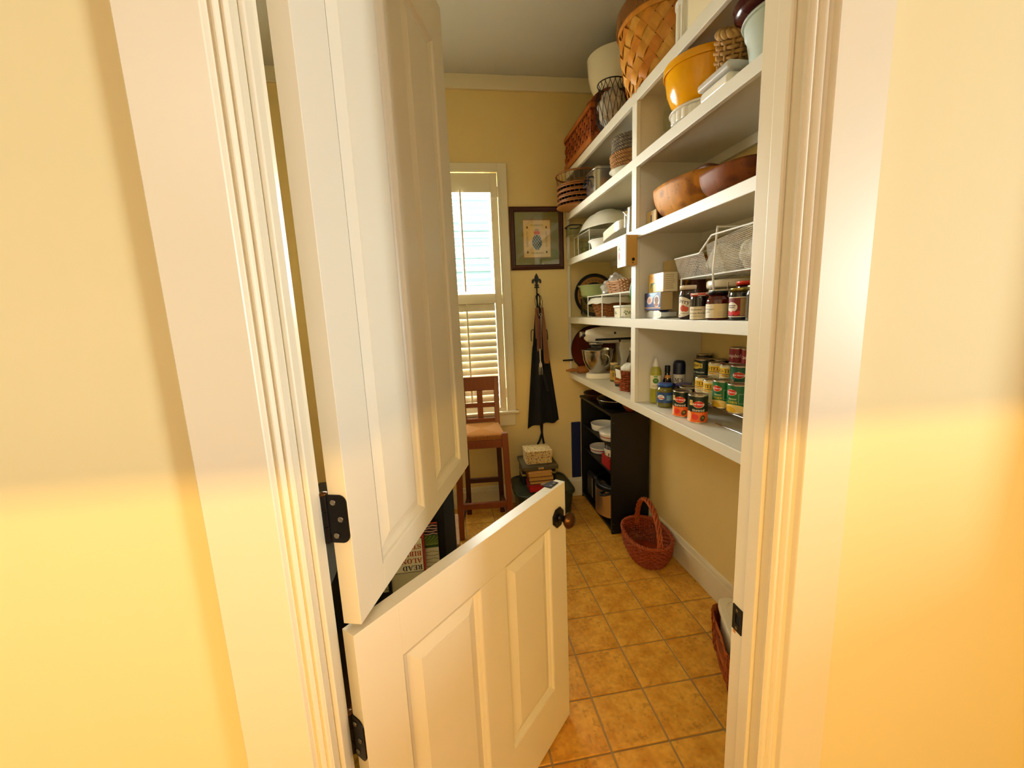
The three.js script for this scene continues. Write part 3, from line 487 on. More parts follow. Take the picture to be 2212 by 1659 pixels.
// ================= second shelf, left bay =================
{
  const c = thing('rattan_trays', 'top round rattan tray of the stack, wide rim standing off the others', 'tray', [0.945, S.s2 + 0.135, -2.885]);
  const rm = wick(0xa5672c, { roughness: 0.4 }), dk = wick(0x3a1c0c, { roughness: 0.5 });
  const tray = (o, R, hh) => {
    part(o, 'rim', new THREE.TorusGeometry(R, 0.006, 8, 56).rotateX(Math.PI / 2).translate(0, hh, 0), rm); part(o, 'rim', new THREE.TorusGeometry(R - 0.012, 0.006, 8, 56).rotateX(Math.PI / 2).translate(0, 0.006, 0), rm);
    const g = []; for (let i = 0; i < 30; i++) { const t = 2 * Math.PI * i / 30; g.push(poly([[(R - 0.012) * Math.cos(t), 0.006, (R - 0.012) * Math.sin(t)], [R * Math.cos(t), hh, R * Math.sin(t)]], 0.0018, false, 5)); } stuff(part(o, 'spindles', merge(g), rm));
    part(o, 'tray_bed', cyl(R - 0.014, R - 0.012, 0.006, 48, false, 0.001), dk);
  };
  tray(c, 0.155, 0.075);
  const o = thing('rattan_tray', 'second round rattan tray of the stack, just under the wide top one', 'tray', [0.945, S.s2 + 0.103, -2.885]); tray(o, 0.146, 0.026);
  ['third round rattan tray down the stack by the back wall', 'fourth round rattan tray down the stack by the back wall', 'bottom round rattan tray of the stack by the back wall'].forEach((l, i) => copy(o, l, [0.945, S.s2 + 0.071 - 0.032 * i, -2.885], 0.3 * i));
  const bp = thing('woven_plate', 'flat tan woven plate under the rattan tray stack', 'plate', [0.93, S.s2, -2.885]); part(bp, 'plate', lathe([[0, 0], [0.11, 0], [0.14, 0.008], [0.138, 0.012], [0.1, 0.006], [0, 0.006]], 48), wick(0xc0833f));
  // steel roasting pan
  const st = MAT.steel, p = thing('roasting_pan', 'deep steel roasting pan with a black drop handle, beside the rattan trays', 'pan', [1.065, S.s2, -2.585]);
  const w = 0.30, d = 0.20, h = 0.135, sect = (g, y) => { const q = []; for (let k = 0; k < 48; k++) { const [x, z] = ring(2 * Math.PI * k / 48, w / 2 - g, d / 2 - g, 7); q.push([x, z]); } return q; };
  const wall = new THREE.Shape(sect(0, 0).map((v) => new THREE.Vector2(...v))); wall.holes.push(new THREE.Path(sect(0.004, 0).map((v) => new THREE.Vector2(...v))));
  part(p, 'pan_wall', new THREE.ExtrudeGeometry(wall, { depth: h, bevelEnabled: false }).rotateX(-Math.PI / 2), st); part(p, 'pan_base', ext(sect(0.001, 0), 0.004).rotateX(-Math.PI / 2), st);
  const lp = []; for (let k = 0; k < 48; k++) { const [x, z] = ring(2 * Math.PI * k / 48, w / 2 + 0.003, d / 2 + 0.003, 7); lp.push([x, h, z]); } part(p, 'rim', tube(lp, 0.005, true, 96, 6), MAT.chrome);
  part(p, 'pan_lid', ext(sect(0.004), 0.012, 0.004).rotateX(-Math.PI / 2).translate(0, h + 0.003, 0), st);
  part(p, 'handle', poly([[-w / 2, h - 0.03, -0.035], [-w / 2 - 0.022, h - 0.035, -0.035], [-w / 2 - 0.026, h - 0.075, -0.035], [-w / 2 - 0.026, h - 0.075, 0.035], [-w / 2 - 0.022, h - 0.035, 0.035], [-w / 2, h - 0.03, 0.035]], 0.005), MAT.black);
  // braided baskets on a glass dish
  const gl = thing('pie_dish', 'pale glass pie dish under the two braided baskets', 'dish', [1.02, S.s2, -2.235]); part(gl, 'dish', lathe([[0, 0], [0.085, 0], [0.105, 0.035], [0.115, 0.038], [0.113, 0.042], [0.1, 0.039], [0.082, 0.006], [0, 0.006]], 40), mat(0xe4dfcb, { roughness: 0.12 }));
  const b1 = thing('braided_basket', 'lower straw-coloured braided basket of the pair against the divider', 'basket', [1.02, S.s2 + 0.045, -2.235]); coil(b1, { r0: 0.095, r1: 0.103, h: 0.075, rows: 4, cr: 0.011, m: wick(0xc69256, { roughness: 0.8 }), twist: 34 }); part(b1, 'base', cyl(0.09, 0.09, 0.008, 36, false, 0.002), wick(0xa57843));
  const b2 = thing('braided_basket', 'upper grey braided basket of the pair against the divider', 'basket', [1.025, S.s2 + 0.123, -2.23]); coil(b2, { r0: 0.10, r1: 0.098, h: 0.074, rows: 4, cr: 0.0105, m: wick(0x8f8270, { roughness: 0.85 }), twist: 34 }); part(b2, 'base', cyl(0.09, 0.09, 0.008, 36, false, 0.002), wick(0x8f8270));
}
// ================= third shelf =================
const dough = tex(256, 256, (u, v) => { const n = fbm(u, v, 5, 3, 71), b = noise(u, v, 7, 9, 99), k = noise(u, v, 30, 6, 17); let c = mix([180, 116, 26], [222, 160, 58], n); if (b < 0.38) c = mix(c, [92, 48, 16], (0.38 - b) * 2.0); const f = noise(u, v, 40, 36, 44); if (f < 0.2) c = mix(c, [110, 56, 18], (0.2 - f) * 2.2); return c.map((q) => q * (0.92 + 0.12 * k)); });
function trencher(name, label, pos, L, Wd, Hh, m, turn = 0, tilt = 0) { // hewn dough bowl, long axis z
  const o = thing(name, label, 'bowl', pos, turn), NU = 48, NV = 14, P = [], I = [];
  const add = (out) => { const s = P.length / 3; for (let j = 0; j <= NV; j++) for (let i = 0; i <= NU; i++) { const t = j / NV, th = 2 * Math.PI * i / NU, f = Math.pow(Math.sin(t * Math.PI / 2), 0.62), g = out ? 0 : 0.013; const [x, z] = ring(th, Math.max(0.001, (Wd / 2 - g) * f), Math.max(0.001, (L / 2 - g * 1.6) * f), 2.3); const y = (1 - Math.cos(t * Math.PI / 2)) * (Hh - g) * 1 + g + (Math.abs(z) / (L / 2)) ** 3 * 0.008 * t; P.push(x, y, z); }
    for (let j = 0; j < NV; j++) for (let i = 0; i < NU; i++) { const a = s + j * (NU + 1) + i, b = a + 1, c = a + NU + 1, d = c + 1; out ? I.push(a, b, c, b, d, c) : I.push(a, c, b, b, c, d); } return s; };
  const a = add(true), b = add(false); for (let i = 0; i < NU; i++) { const q = a + NV * (NU + 1) + i, w = b + NV * (NU + 1) + i; I.push(q, q + 1, w, q + 1, w + 1, w); }
  const g = new THREE.BufferGeometry(); g.setAttribute('position', new THREE.Float32BufferAttribute(P, 3)); g.setIndex(I); g.computeVertexNormals();
  const uv = new Float32Array(P.length / 3 * 2); for (let i = 0; i < P.length / 3; i++) { uv[i * 2] = P[i * 3 + 2] * 2.6 + P[i * 3] * 0.8; uv[i * 2 + 1] = P[i * 3 + 1] * 3.4; } g.setAttribute('uv', new THREE.BufferAttribute(uv, 2)); part(o, 'bowl', g, m); o.rotation.z = tilt; return o;
}
trencher('dough_bowl', 'golden brown hewn wooden dough bowl, left of the two on the third shelf', [1.055, S.s3 + 0.003, -1.715], 0.40, 0.27, 0.135, mat(0xfff2c8, { map: dough, roughness: 0.62 }), 0, 0);
trencher('dough_bowl', 'reddish wooden dough bowl with an opening at the rim, right of the two', [1.015, S.s3 + 0.003, -1.385], 0.26, 0.215, 0.085, mat(0xa8803c, { map: dough, roughness: 0.62 }), 0, 0);
{
  const d = thing('driftwood', 'gnarled brown wooden scoop lying across the two dough bowls', 'scoop', [1.05, S.s3 + 0.163, -1.60]);
  part(d, 'scoop', merge([tube([[-0.02, 0.0, -0.12], [0.0, 0.012, -0.06], [0.0, 0.004, 0.0], [0.03, -0.02, 0.05], [0.04, -0.03, 0.1]], 0.014, false, 24, 8), new THREE.SphereGeometry(0.03, 16, 10).scale(0.9, 0.5, 1.6).translate(0.03, -0.02, 0.06)]), mat(0x6d3f1c, { map: grain, roughness: 0.6 }));
  const b = thing('small_box', 'small dark box with a pale slotted end beside the divider, third shelf', 'box', [0.985, S.s3, -1.872]);
  part(b, 'box_body', cbox(0.055, 0.065, 0.085, 0.002, 0), mat(0x2a1406, { roughness: 0.5 })); part(b, 'box_end', box(-0.0335, -0.0275, 0, 0.067, -0.0425, 0.0425), mat(0xd9b878, { roughness: 0.6 }), 'pale slotted end'); part(b, 'slot', box(-0.0345, -0.0335, 0.015, 0.05, -0.004, 0.004), MAT.black);
  const w = thing('wicker_jug', 'straw wicker jug with dried flowers at the door end of the third shelf', 'basket', [1.035, S.s3, -1.165]);
  wicker(w, { a: 0.066, b: 0.062, a0: 0.05, b0: 0.05, h: 0.09, rows: 8, stakes: 14, r: 0.0068, m: wick(0xcf9a5a, { roughness: 0.8 }), rimR: 0.013, belly: 0.014 });
  const fl = []; for (let i = 0; i < 26; i++) fl.push(new THREE.IcosahedronGeometry(rr(0.008, 0.014), 1).translate(rr(-0.055, 0.055), 0.095 + rr(0, 0.03), rr(-0.05, 0.05))); stuff(part(w, 'dried_flowers', merge(fl), mat(0x6a4b3c, { roughness: 0.9 })));
}
const rodRack = (o, x0, x1, z0, z1, h, n, r, m, legs) => { // wire shelf rack: bent legs along the front and back, rods between
  for (const x of [x0, x1]) part(o, 'rail', poly([[x, h, z0], [x, h, z1]], r, false, 8), m);
  const g = []; for (let i = 0; i <= n; i++) { const z = z0 + (z1 - z0) * i / n; g.push(poly([[x0, h, z], [x1, h, z]], r * 0.75, false, 6)); } stuff(part(o, 'rods', merge(g), m));
  for (const z of legs) for (const x of [x0, x1]) part(o, 'leg', poly([[x, h, z], [x, 0, z], [x + (x === x0 ? 0.02 : -0.02), 0, z]], r, false, 8).translate(0, r, 0), m);
};
{
  const k = thing('wire_rack', 'white wire rack carrying the big platter, third shelf by the back wall', 'rack', [0, S.s3, 0]); rodRack(k, 0.95, 1.22, -3.03, -2.70, 0.145, 12, 0.0035, MAT.whiteWire, [-3.028, -2.935, -2.702]);
  const pl = thing('platter', 'huge oval cream platter upturned on the white wire rack', 'platter', [1.085, S.s3 + 0.150, -2.775]);
  part(pl, 'platter', lathe([[0, 0.11], [0.10, 0.108], [0.17, 0.092], [0.225, 0.055], [0.262, 0.012], [0.272, 0.0], [0.266, 0.0], [0.24, 0.03], [0.19, 0.075], [0.1, 0.098], [0, 0.1]], 56).scale(0.60, 1, 1), mat(0xe9e4d2, { roughness: 0.25 }));
  part(pl, 'foot_ring', new THREE.TorusGeometry(0.1, 0.006, 8, 40).rotateX(Math.PI / 2).scale(0.6, 1, 1).translate(0, 0.109, 0), mat(0xe9e4d2, { roughness: 0.25 }));
  const gd = (name, label, pos, w, d, h, lid) => { const o = thing(name, label, 'dish', pos), P = (g) => { const q = []; for (let i = 0; i < 32; i++) q.push(new THREE.Vector2(...ring(2 * Math.PI * i / 32, w / 2 - g, d / 2 - g, 5))); return q; }; const s = new THREE.Shape(P(0)); s.holes.push(new THREE.Path(P(0.005))); part(o, 'dish_wall', new THREE.ExtrudeGeometry(s, { depth: h, bevelEnabled: false }).rotateX(-Math.PI / 2).translate(0, 0.005, 0), glassMat(0xf3f5ec)); part(o, 'dish_base', new THREE.ExtrudeGeometry(new THREE.Shape(P(0)), { depth: 0.005, bevelEnabled: false }).rotateX(-Math.PI / 2), glassMat(0xf3f5ec)); const rp = P(-0.002).map((v) => [v.x, h + 0.005, v.y]); part(o, 'rim', tube(rp, 0.004, true, 64, 6), lid ?? glassMat(0xf3f5ec)); return o; };
  gd('glass_dish', 'dark-rimmed glass dish on the white rack end beside the platter', [0.928, S.s3 + 0.151, -2.978], 0.09, 0.13, 0.06, MAT.black);
  gd('glass_dish', 'upper clear glass dish of the pair under the white rack', [1.06, S.s3 + 0.062, -2.945], 0.2, 0.15, 0.055);
  gd('glass_dish', 'lower clear glass dish of the pair under the white rack', [1.06, S.s3, -2.945], 0.21, 0.16, 0.055);
  const cs = thing('casserole', 'white casserole with a knobbed glass lid in front of the wire rack', 'dish', [1.02, S.s3, -2.56]);
  part(cs, 'casserole_body', lathe([[0, 0], [0.09, 0], [0.1, 0.01], [0.108, 0.045], [0.122, 0.05], [0.122, 0.056], [0.108, 0.056], [0.096, 0.014], [0, 0.01]], 44), MAT.white);
  const ld = part(cs, 'casserole_lid', lathe([[0.112, 0.057], [0.105, 0.068], [0.07, 0.08], [0.02, 0.085], [0, 0.085]], 44), MAT.glass); part(ld, 'lid_knob', lathe([[0, 0.085], [0.008, 0.086], [0.009, 0.092], [0.018, 0.098], [0.017, 0.106], [0, 0.109]], 24), MAT.glass);
  const tr = thing('baking_dish', 'cream oblong baking dish tilted towards the steel pot', 'dish', [1.02, S.s3 + 0.03, -2.29]); const tp = []; for (let i = 0; i < 40; i++) tp.push(ring(2 * Math.PI * i / 40, 0.10, 0.14, 5)); const ts = new THREE.Shape(tp.map((v) => new THREE.Vector2(...v))); ts.holes.push(new THREE.Path(tp.map((v) => new THREE.Vector2(v[0] * 0.94, v[1] * 0.95))));
  part(tr, 'dish_wall', new THREE.ExtrudeGeometry(ts, { depth: 0.05, bevelEnabled: false }).rotateX(-Math.PI / 2), mat(0xeadfc4, { roughness: 0.2 })); part(tr, 'dish_base', ext(tp, 0.006).rotateX(-Math.PI / 2), mat(0xeadfc4, { roughness: 0.2 })); tr.rotation.x = -0.12; 
  const mg = thing('steel_pot', 'tall steel coffee pot with a spout beside the divider, third shelf', 'pot', [0.965, S.s3, -2.05]);
  part(mg, 'pot_body', lathe([[0, 0], [0.05, 0], [0.052, 0.004], [0.045, 0.12], [0.047, 0.126], [0.044, 0.126], [0.048, 0.006], [0, 0.004]], 36), MAT.steel); part(mg, 'spout', ext([[0, 0], [0.03, 0.03], [0.034, 0.036], [0, 0.04]], 0.03, 0.004).translate(0.04, 0.082, -0.015).rotateY(2.1), MAT.chrome); part(mg, 'handle', poly([[0, 0.11, -0.045], [-0.02, 0.112, -0.085], [-0.02, 0.05, -0.088]], 0.006), MAT.chrome);
  const tl = thing('teal_plate', 'teal plate standing on edge against the divider, third shelf', 'plate', [1.05, S.s3 + 0.117, -1.984]); part(tl, 'plate', lathe([[0, 0], [0.07, 0], [0.112, 0.012], [0.115, 0.016], [0.108, 0.016], [0.068, 0.005], [0, 0.005]], 48).rotateX(-Math.PI / 2 - 0.06), mat(0x6fa79b, { roughness: 0.2 }));
}
// ================= fourth shelf, left bay =================
{
  const y = S.s4;
  const jar = thing('glass_canister', 'clear glass casserole with dark clips under the pale green bowl', 'jar', [1.075, y, -2.932]); part(jar, 'canister_body', lathe([[0, 0], [0.1, 0], [0.108, 0.01], [0.108, 0.13], [0.104, 0.13], [0.103, 0.012], [0, 0.008]], 40), glassMat(0xf2f4ea)); for (const a of [3.2, 4.4]) part(jar, 'clip', box(-0.004, 0.004, 0.02, 0.128, -0.003, 0.003).translate(0.112, 0, 0).rotateY(a), MAT.black);
  const gb = thing('green_bowl', 'pale green milk-glass bowl stacked on the clear casserole', 'bowl', [1.075, y + 0.132, -2.925]); part(gb, 'bowl', lathe([[0, 0], [0.095, 0], [0.108, 0.02], [0.116, 0.07], [0.13, 0.08], [0.13, 0.088], [0.112, 0.084], [0.1, 0.02], [0, 0.008]], 44), mat(0xb9c98d, { roughness: 0.15 }));
  const tm = canvasTex(256, 256, (c, w) => { c.fillStyle = '#1a0d08'; c.fillRect(0, 0, w, w); c.lineWidth = 34; c.strokeStyle = '#b1803a'; c.beginPath(); c.arc(128, 128, 100, 0, 7); c.stroke(); c.lineWidth = 3; c.strokeStyle = '#5a3010'; for (let i = 0; i < 26; i++) { c.beginPath(); c.arc(128 + 100 * Math.cos(i * 0.2417), 128 + 100 * Math.sin(i * 0.2417), 6, 0, 4); c.stroke(); } c.fillStyle = '#3a1c10'; for (let i = 0; i < 14; i++) { c.beginPath(); c.arc(128 + 50 * Math.cos(i * 1.9), 128 + 50 * Math.sin(i * 2.3), 10, 0, 7); c.fill(); } });
  const tr = thing('round_tray', 'round black tray with a gold ring leaning on the back wall', 'tray', [1.10, y + 0.155, -3.035]); part(tr, 'tray_disc', (() => { const g = new THREE.CircleGeometry(0.142, 48).translate(0, 0, 0.004); return g; })(), mat(0xffffff, { map: tm, roughness: 0.4 })); part(tr, 'tray_rim', lathe([[0, -0.006], [0.145, -0.006], [0.155, 0.004], [0.153, 0.01], [0.145, 0.008], [0.142, 0.002], [0, 0.002]], 48).rotateX(Math.PI / 2), MAT.black); tr.rotation.x = -0.04;
  const k = thing('wire_rack', 'white wire rack over the ribbed dish, fourth shelf', 'rack', [0, y, 0]); rodRack(k, 0.955, 1.22, -2.765, -2.04, 0.135, 16, 0.0036, MAT.whiteWire, [-2.76, -2.50, -2.225]);
  const lb = thing('bread_basket', 'tapered wicker basket lined with white cloth under the wire rack', 'basket', [1.075, y, -2.683]); wicker(lb, { a: 0.105, b: 0.115, a0: 0.07, b0: 0.075, h: 0.105, rows: 11, stakes: 18, r: 0.0055, m: wick(0xb6702a), n: 3, rimR: 0.010 });
  const lc = []; for (let j = 0; j <= 4; j++) for (let i = 0; i <= 48; i++) { const t = 2 * Math.PI * i / 48, f = j / 4, [x, z] = ring(t, 0.092 + 0.042 * f, 0.100 + 0.044 * f, 3); lc.push(x, 0.119 + (j < 2 ? 0.006 * j : 0.007 - 0.017 * (j - 1.6)) + 0.003 * Math.sin(9 * t) * f, z); } const li = []; for (let j = 0; j < 4; j++) for (let i = 0; i < 48; i++) { const a = j * 49 + i; li.push(a, a + 1, a + 49, a + 1, a + 50, a + 49); }
  const lg = new THREE.BufferGeometry(); lg.setAttribute('position', new THREE.Float32BufferAttribute(lc, 3)); lg.setIndex(li); lg.computeVertexNormals(); part(lb, 'liner', lg, mat(0xeae6da, { roughness: 0.9, side: THREE.DoubleSide }), 'white cloth liner folded over the rim');
  const ub = thing('cracker_basket', 'shallow honey wicker basket on top of the white wire rack', 'basket', [1.06, y + 0.141, -2.345]); wicker(ub, { a: 0.095, b: 0.165, a0: 0.08, b0: 0.145, h: 0.062, rows: 8, stakes: 26, r: 0.0045, m: wick(0xc48e52), n: 3.5, rimR: 0.009 });
  const bagG = (s, r) => { const g = new THREE.SphereGeometry(r, 56, 36), p = g.attributes.position; for (let i = 0; i < p.count; i++) { const v = V().fromBufferAttribute(p, i), n = v.clone().normalize(); const k = 1 + 0.12 * Math.sin(n.x * 7 + s) * Math.sin(n.y * 8) + 0.05 * Math.abs(Math.sin(n.z * 10 + n.x * 5 + s)); v.multiplyScalar(k); v.y = Math.max(v.y, -r * 0.62); p.setXYZ(i, v.x, v.y, v.z); } g.computeVertexNormals(); return g; };
  const bg = thing('plastic_bag', 'crumpled clear plastic bag on the wire rack beside the honey basket', 'bag', [1.05, y + 0.178, -2.60]); part(bg, 'bag', merge([bagG(1, 0.058), bagG(3, 0.045).translate(0.02, 0.045, 0.05)]), glassMat(0xf4f1ee, { roughness: 0.18, transmission: 0.6 }));
  const rm = canvasTex(1024, 128, (c, w, h) => { c.fillStyle = '#ece3cc'; c.fillRect(0, 0, w, h); c.fillStyle = '#4c5a28'; for (let s of [0.36, 0.5, 0.86]) for (let i = 0; i < 9; i++) { const x = w * s + 34 * Math.cos(i * 2.4) * (0.4 + 0.07 * i), yy = 66 + 26 * Math.sin(i * 2.4) * (0.4 + 0.07 * i); c.beginPath(); c.ellipse(x, yy, 9, 5, i, 0, 7); c.fill(); } });
  const rd = thing('ribbed_dish', 'white ribbed ramekin printed with green leaves under the wire rack', 'dish', [1.075, y, -2.285]); const rp = []; for (let i = 0; i < 160; i++) { const t = 2 * Math.PI * i / 160, r = 0.118 + 0.0016 * Math.cos(40 * t); rp.push([r * Math.cos(t), r * Math.sin(t)]); }
  const rw = new THREE.LatheGeometry([[0.1185, 0.0], [0.1205, 0.055]].map((v) => new THREE.Vector2(...v)), 80); part(rd, 'dish_wall', rw, mat(0xffffff, { map: rm, roughness: 0.2 }), null, null, [0, faceTo(-1, 0.9), 0]); part(rd, 'rib', ext(rp, 0.05).rotateX(-Math.PI / 2).translate(0, 0.002, 0), mat(0xece3cc, { roughness: 0.2 })); part(rd, 'rim', lathe([[0.117, 0.055], [0.1245, 0.055], [0.1265, 0.061], [0.1245, 0.068], [0.114, 0.068], [0.112, 0.06], [0, 0.058]], 56), MAT.white);
  const gt = thing('green_plate', 'green plate standing on edge against the divider, fourth shelf', 'plate', [1.03, y + 0.125, -1.988]); part(gt, 'plate', lathe([[0, 0], [0.08, 0], [0.118, 0.012], [0.122, 0.016], [0.115, 0.016], [0.078, 0.005], [0, 0.005]], 48).rotateX(-Math.PI / 2 - 0.08), mat(0x2f7a25, { roughness: 0.25 }));
  const sp = thing('spatula', 'black spatula leaning in the corner above the green plate', 'spatula', [1.09, y, -2.012]); part(sp, 'handle', box(-0.009, 0.009, 0.13, 0.32, -0.004, 0.004, 0.003), MAT.black); part(sp, 'blade', box(-0.03, 0.03, 0.0, 0.13, -0.0015, 0.0015, 0.001), MAT.black); sp.rotation.set(0.0, 0, 0.16);
}
// card holder on the divider
{
  const pic = canvasTex(128, 256, (c) => { c.fillStyle = '#eef0ec'; c.fillRect(0, 0, 128, 256); c.strokeStyle = '#6b4b3a'; c.lineWidth = 3; c.strokeRect(8, 64, 44, 176); c.fillStyle = '#d8cfae'; c.fillRect(11, 67, 38, 170); c.fillStyle = '#b34a52'; c.beginPath(); c.ellipse(30, 165, 11, 38, 0, 0, 7); c.fill(); c.strokeStyle = '#4a5340'; c.lineWidth = 4; for (let i = 0; i < 4; i++) { c.beginPath(); c.arc(30, 100 + 9 * i, 8 + 3 * i, 3.3, 6.1); c.stroke(); } c.fillStyle = '#a8cfd2'; c.fillRect(72, 60, 34, 50); c.fillRect(66, 120, 30, 36); c.fillStyle = '#cfe2e0'; c.fillRect(72, 170, 34, 40); });
  const o = thing('card_holder', 'white and tan holder of printed cards fixed to the divider stile', 'holder', [0.8725, 1.738, -1.944]);
  part(o, 'holder_body', cbox(0.054, 0.136, 0.092, 0.003, -0.068), mat(0xc99845, { roughness: 0.6 })); const fr = part(o, 'holder_front', box(-0.033, -0.0272, -0.072, 0.07, -0.049, 0.049, 0.002), mat(0xf0efe8, { roughness: 0.5 })); part(fr, 'printed_card', new THREE.PlaneGeometry(0.092, 0.136).rotateY(-Math.PI / 2).translate(-0.0335, 0, 0), mat(0xffffff, { map: pic, roughness: 0.6 }));
  part(o, 'hole', new THREE.CylinderGeometry(0.0075, 0.0075, 0.002, 20, 1, false, 0, Math.PI * 2).rotateX(Math.PI / 2).translate(0.006, -0.042, 0.0456), MAT.blackMatte); part(o, 'hole', new THREE.CylinderGeometry(0.003, 0.003, 0.002, 14).rotateX(Math.PI / 2).translate(0.004, -0.057, 0.0456), MAT.blackMatte);
}
// ================= printed packs =================
const wrapText = (c, t, x, y, font, fill, align = 'center') => { c.font = font; c.fillStyle = fill; c.textAlign = align; c.textBaseline = 'middle'; c.fillText(t, x, y); };
const tomatoBadge = (c, x, y, w) => { c.fillStyle = '#f4e3a8'; c.beginPath(); c.ellipse(x, y, w * 1.04, w * 0.62, 0, 0, 7); c.fill(); c.fillStyle = '#d5281c'; c.beginPath(); c.ellipse(x - w * 0.3, y - w * 0.05, w * 0.66, w * 0.5, 0, 0, 7); c.ellipse(x + w * 0.3, y - w * 0.05, w * 0.66, w * 0.5, 0, 0, 7); c.ellipse(x, y + w * 0.12, w * 0.75, w * 0.45, 0, 0, 7); c.fill(); c.fillStyle = '#f0c848'; c.fillRect(x - 3, y - w * 0.76, 5, w * 0.2); wrapText(c, 'Del Monte', x, y - w * 0.02, 'bold ' + Math.round(w * 0.42) + 'px serif', '#fff'); };
const lab = {
  stewed: canvasTex(1024, 440, (c, w, h) => { c.fillStyle = '#10241a'; c.fillRect(0, 0, w, h); c.fillStyle = '#f06a20'; c.fillRect(0, 262, w, 178); c.fillStyle = '#f9c08a'; for (const s of [0, 512]) { c.beginPath(); c.ellipse(s + 60, 380, 70, 130, 0.3, 0, 7); c.fill(); }
    for (const s of [0, 512]) { tomatoBadge(c, s + 256, 130, 92); wrapText(c, 'Stewed', s + 256, 232, 'bold 58px serif', '#f5f0e0'); c.fillStyle = '#e23c2a'; c.beginPath(); c.ellipse(s + 200, 350, 60, 52, 0, 0, 7); c.fill(); c.fillStyle = '#ff9a50'; c.font = 'bold 24px sans-serif'; c.textAlign = 'center'; c.fillText('Tomatoes', s + 256, 292); c.fillStyle = '#5a3a1c'; c.beginPath(); c.ellipse(s + 330, 370, 44, 56, 0.4, 0, 7); c.fill(); c.fillStyle = '#7fa04a'; c.beginPath(); c.ellipse(s + 336, 360, 22, 16, 0.8, 0, 7); c.fill(); c.fillStyle = '#f2cf72'; c.fillRect(s + 96, 60, 60, 90); c.fillStyle = '#c56a1e'; c.fillRect(s + 102, 80, 48, 10); c.fillRect(s + 102, 104, 48, 10); } }),
  corn: canvasTex(1024, 440, (c, w, h) => { c.fillStyle = '#0f6a37'; c.fillRect(0, 0, w, h); for (const s of [0, 512]) { c.fillStyle = '#f3d27c'; c.beginPath(); c.ellipse(s + 256, 440, 250, 130, 0, 0, 7); c.fill(); c.fillStyle = '#e9b62e'; c.beginPath(); c.ellipse(s + 200, 440, 120, 96, 0, 0, 7); c.fill(); tomatoBadge(c, s + 230, 110, 84); wrapText(c, 'Sweet', s + 250, 218, 'italic bold 44px serif', '#f3e7b8'); wrapText(c, 'CORN', s + 250, 274, 'bold 56px serif', '#f0cf3e'); c.strokeStyle = '#cfe0c0'; c.lineWidth = 4; c.strokeRect(s + 350, 130, 120, 160); } }),
  peas: canvasTex(1024, 440, (c, w, h) => { c.fillStyle = '#0c5b3f'; c.fillRect(0, 0, w, h); for (const s of [0, 512]) { tomatoBadge(c, s + 256, 150, 96); wrapText(c, 'Sweet Peas', s + 256, 288, 'italic bold 52px serif', '#d7ecd8'); c.fillStyle = '#6fae48'; for (let i = 0; i < 12; i++) { c.beginPath(); c.arc(s + 110 + i * 28, 390 + 12 * (i % 2), 20, 0, 7); c.fill(); } } }),
  rotel: canvasTex(1024, 440, (c, w, h) => { c.fillStyle = '#e9dcb4'; c.fillRect(0, 0, w, h); c.fillStyle = '#f0c436'; c.fillRect(0, 40, w, 120); c.fillStyle = '#5a1410'; c.fillRect(0, 160, w, 12); for (const s of [0, 512]) { wrapText(c, 'RO-TEL', s + 256, 102, 'bold 96px serif', '#3a0d0b'); c.fillStyle = '#eec25a'; c.fillRect(s + 130, 180, 250, 40); wrapText(c, 'ORIGINAL', s + 256, 201, 'bold 28px sans-serif', '#a5511a'); wrapText(c, 'diced tomatoes', s + 256, 250, 'bold 28px serif', '#6a4a2a'); c.fillStyle = '#c2301f'; c.beginPath(); c.arc(s + 220, 350, 62, 0, 7); c.fill(); c.beginPath(); c.arc(s + 310, 366, 50, 0, 7); c.fill(); c.fillStyle = '#4d7a2c'; c.beginPath(); c.ellipse(s + 160, 386, 46, 18, 0.5, 0, 7); c.fill(); } }),
  beans: canvasTex(1024, 440, (c, w, h) => { c.fillStyle = '#102a2b'; c.fillRect(0, 0, w, h); for (const s of [0, 512]) { c.fillStyle = '#ecd25a'; c.beginPath(); c.ellipse(s + 240, 110, 130, 74, 0, 0, 7); c.fill(); c.fillRect(s + 240, 60, 150, 100); wrapText(c, "BUSH'S", s + 256, 112, 'bold 70px sans-serif', '#1c1408'); wrapText(c, 'Baked Beans', s + 256, 250, 'bold 54px serif', '#dfe8e6'); c.fillStyle = '#7d8886'; c.fillRect(s + 130, 310, 250, 16); } }),
  soup: canvasTex(1024, 440, (c, w, h) => { c.fillStyle = '#8d1420'; c.fillRect(0, 0, w, h * 0.62); c.fillStyle = '#e9dfca'; c.fillRect(0, h * 0.62, w, h); for (const s of [0, 512]) { wrapText(c, 'Campbell\u2019s', s + 256, 140, 'italic bold 82px serif', '#f4dcd6'); wrapText(c, 'SOUP', s + 256, 350, 'bold 58px serif', '#7a1820'); } }),
  plain: canvasTex(256, 64, (c, w, h) => { c.fillStyle = '#241d18'; c.fillRect(0, 0, w, h); c.fillStyle = '#3a2c20'; c.fillRect(0, 40, w, 12); }),
};
const tin = mat(0xc9c2b4, { roughness: 0.25, metalness: 1 });
const labelMats = {}; for (const k in lab) labelMats[k] = mat(0xffffff, { map: lab[k], roughness: 0.35 });
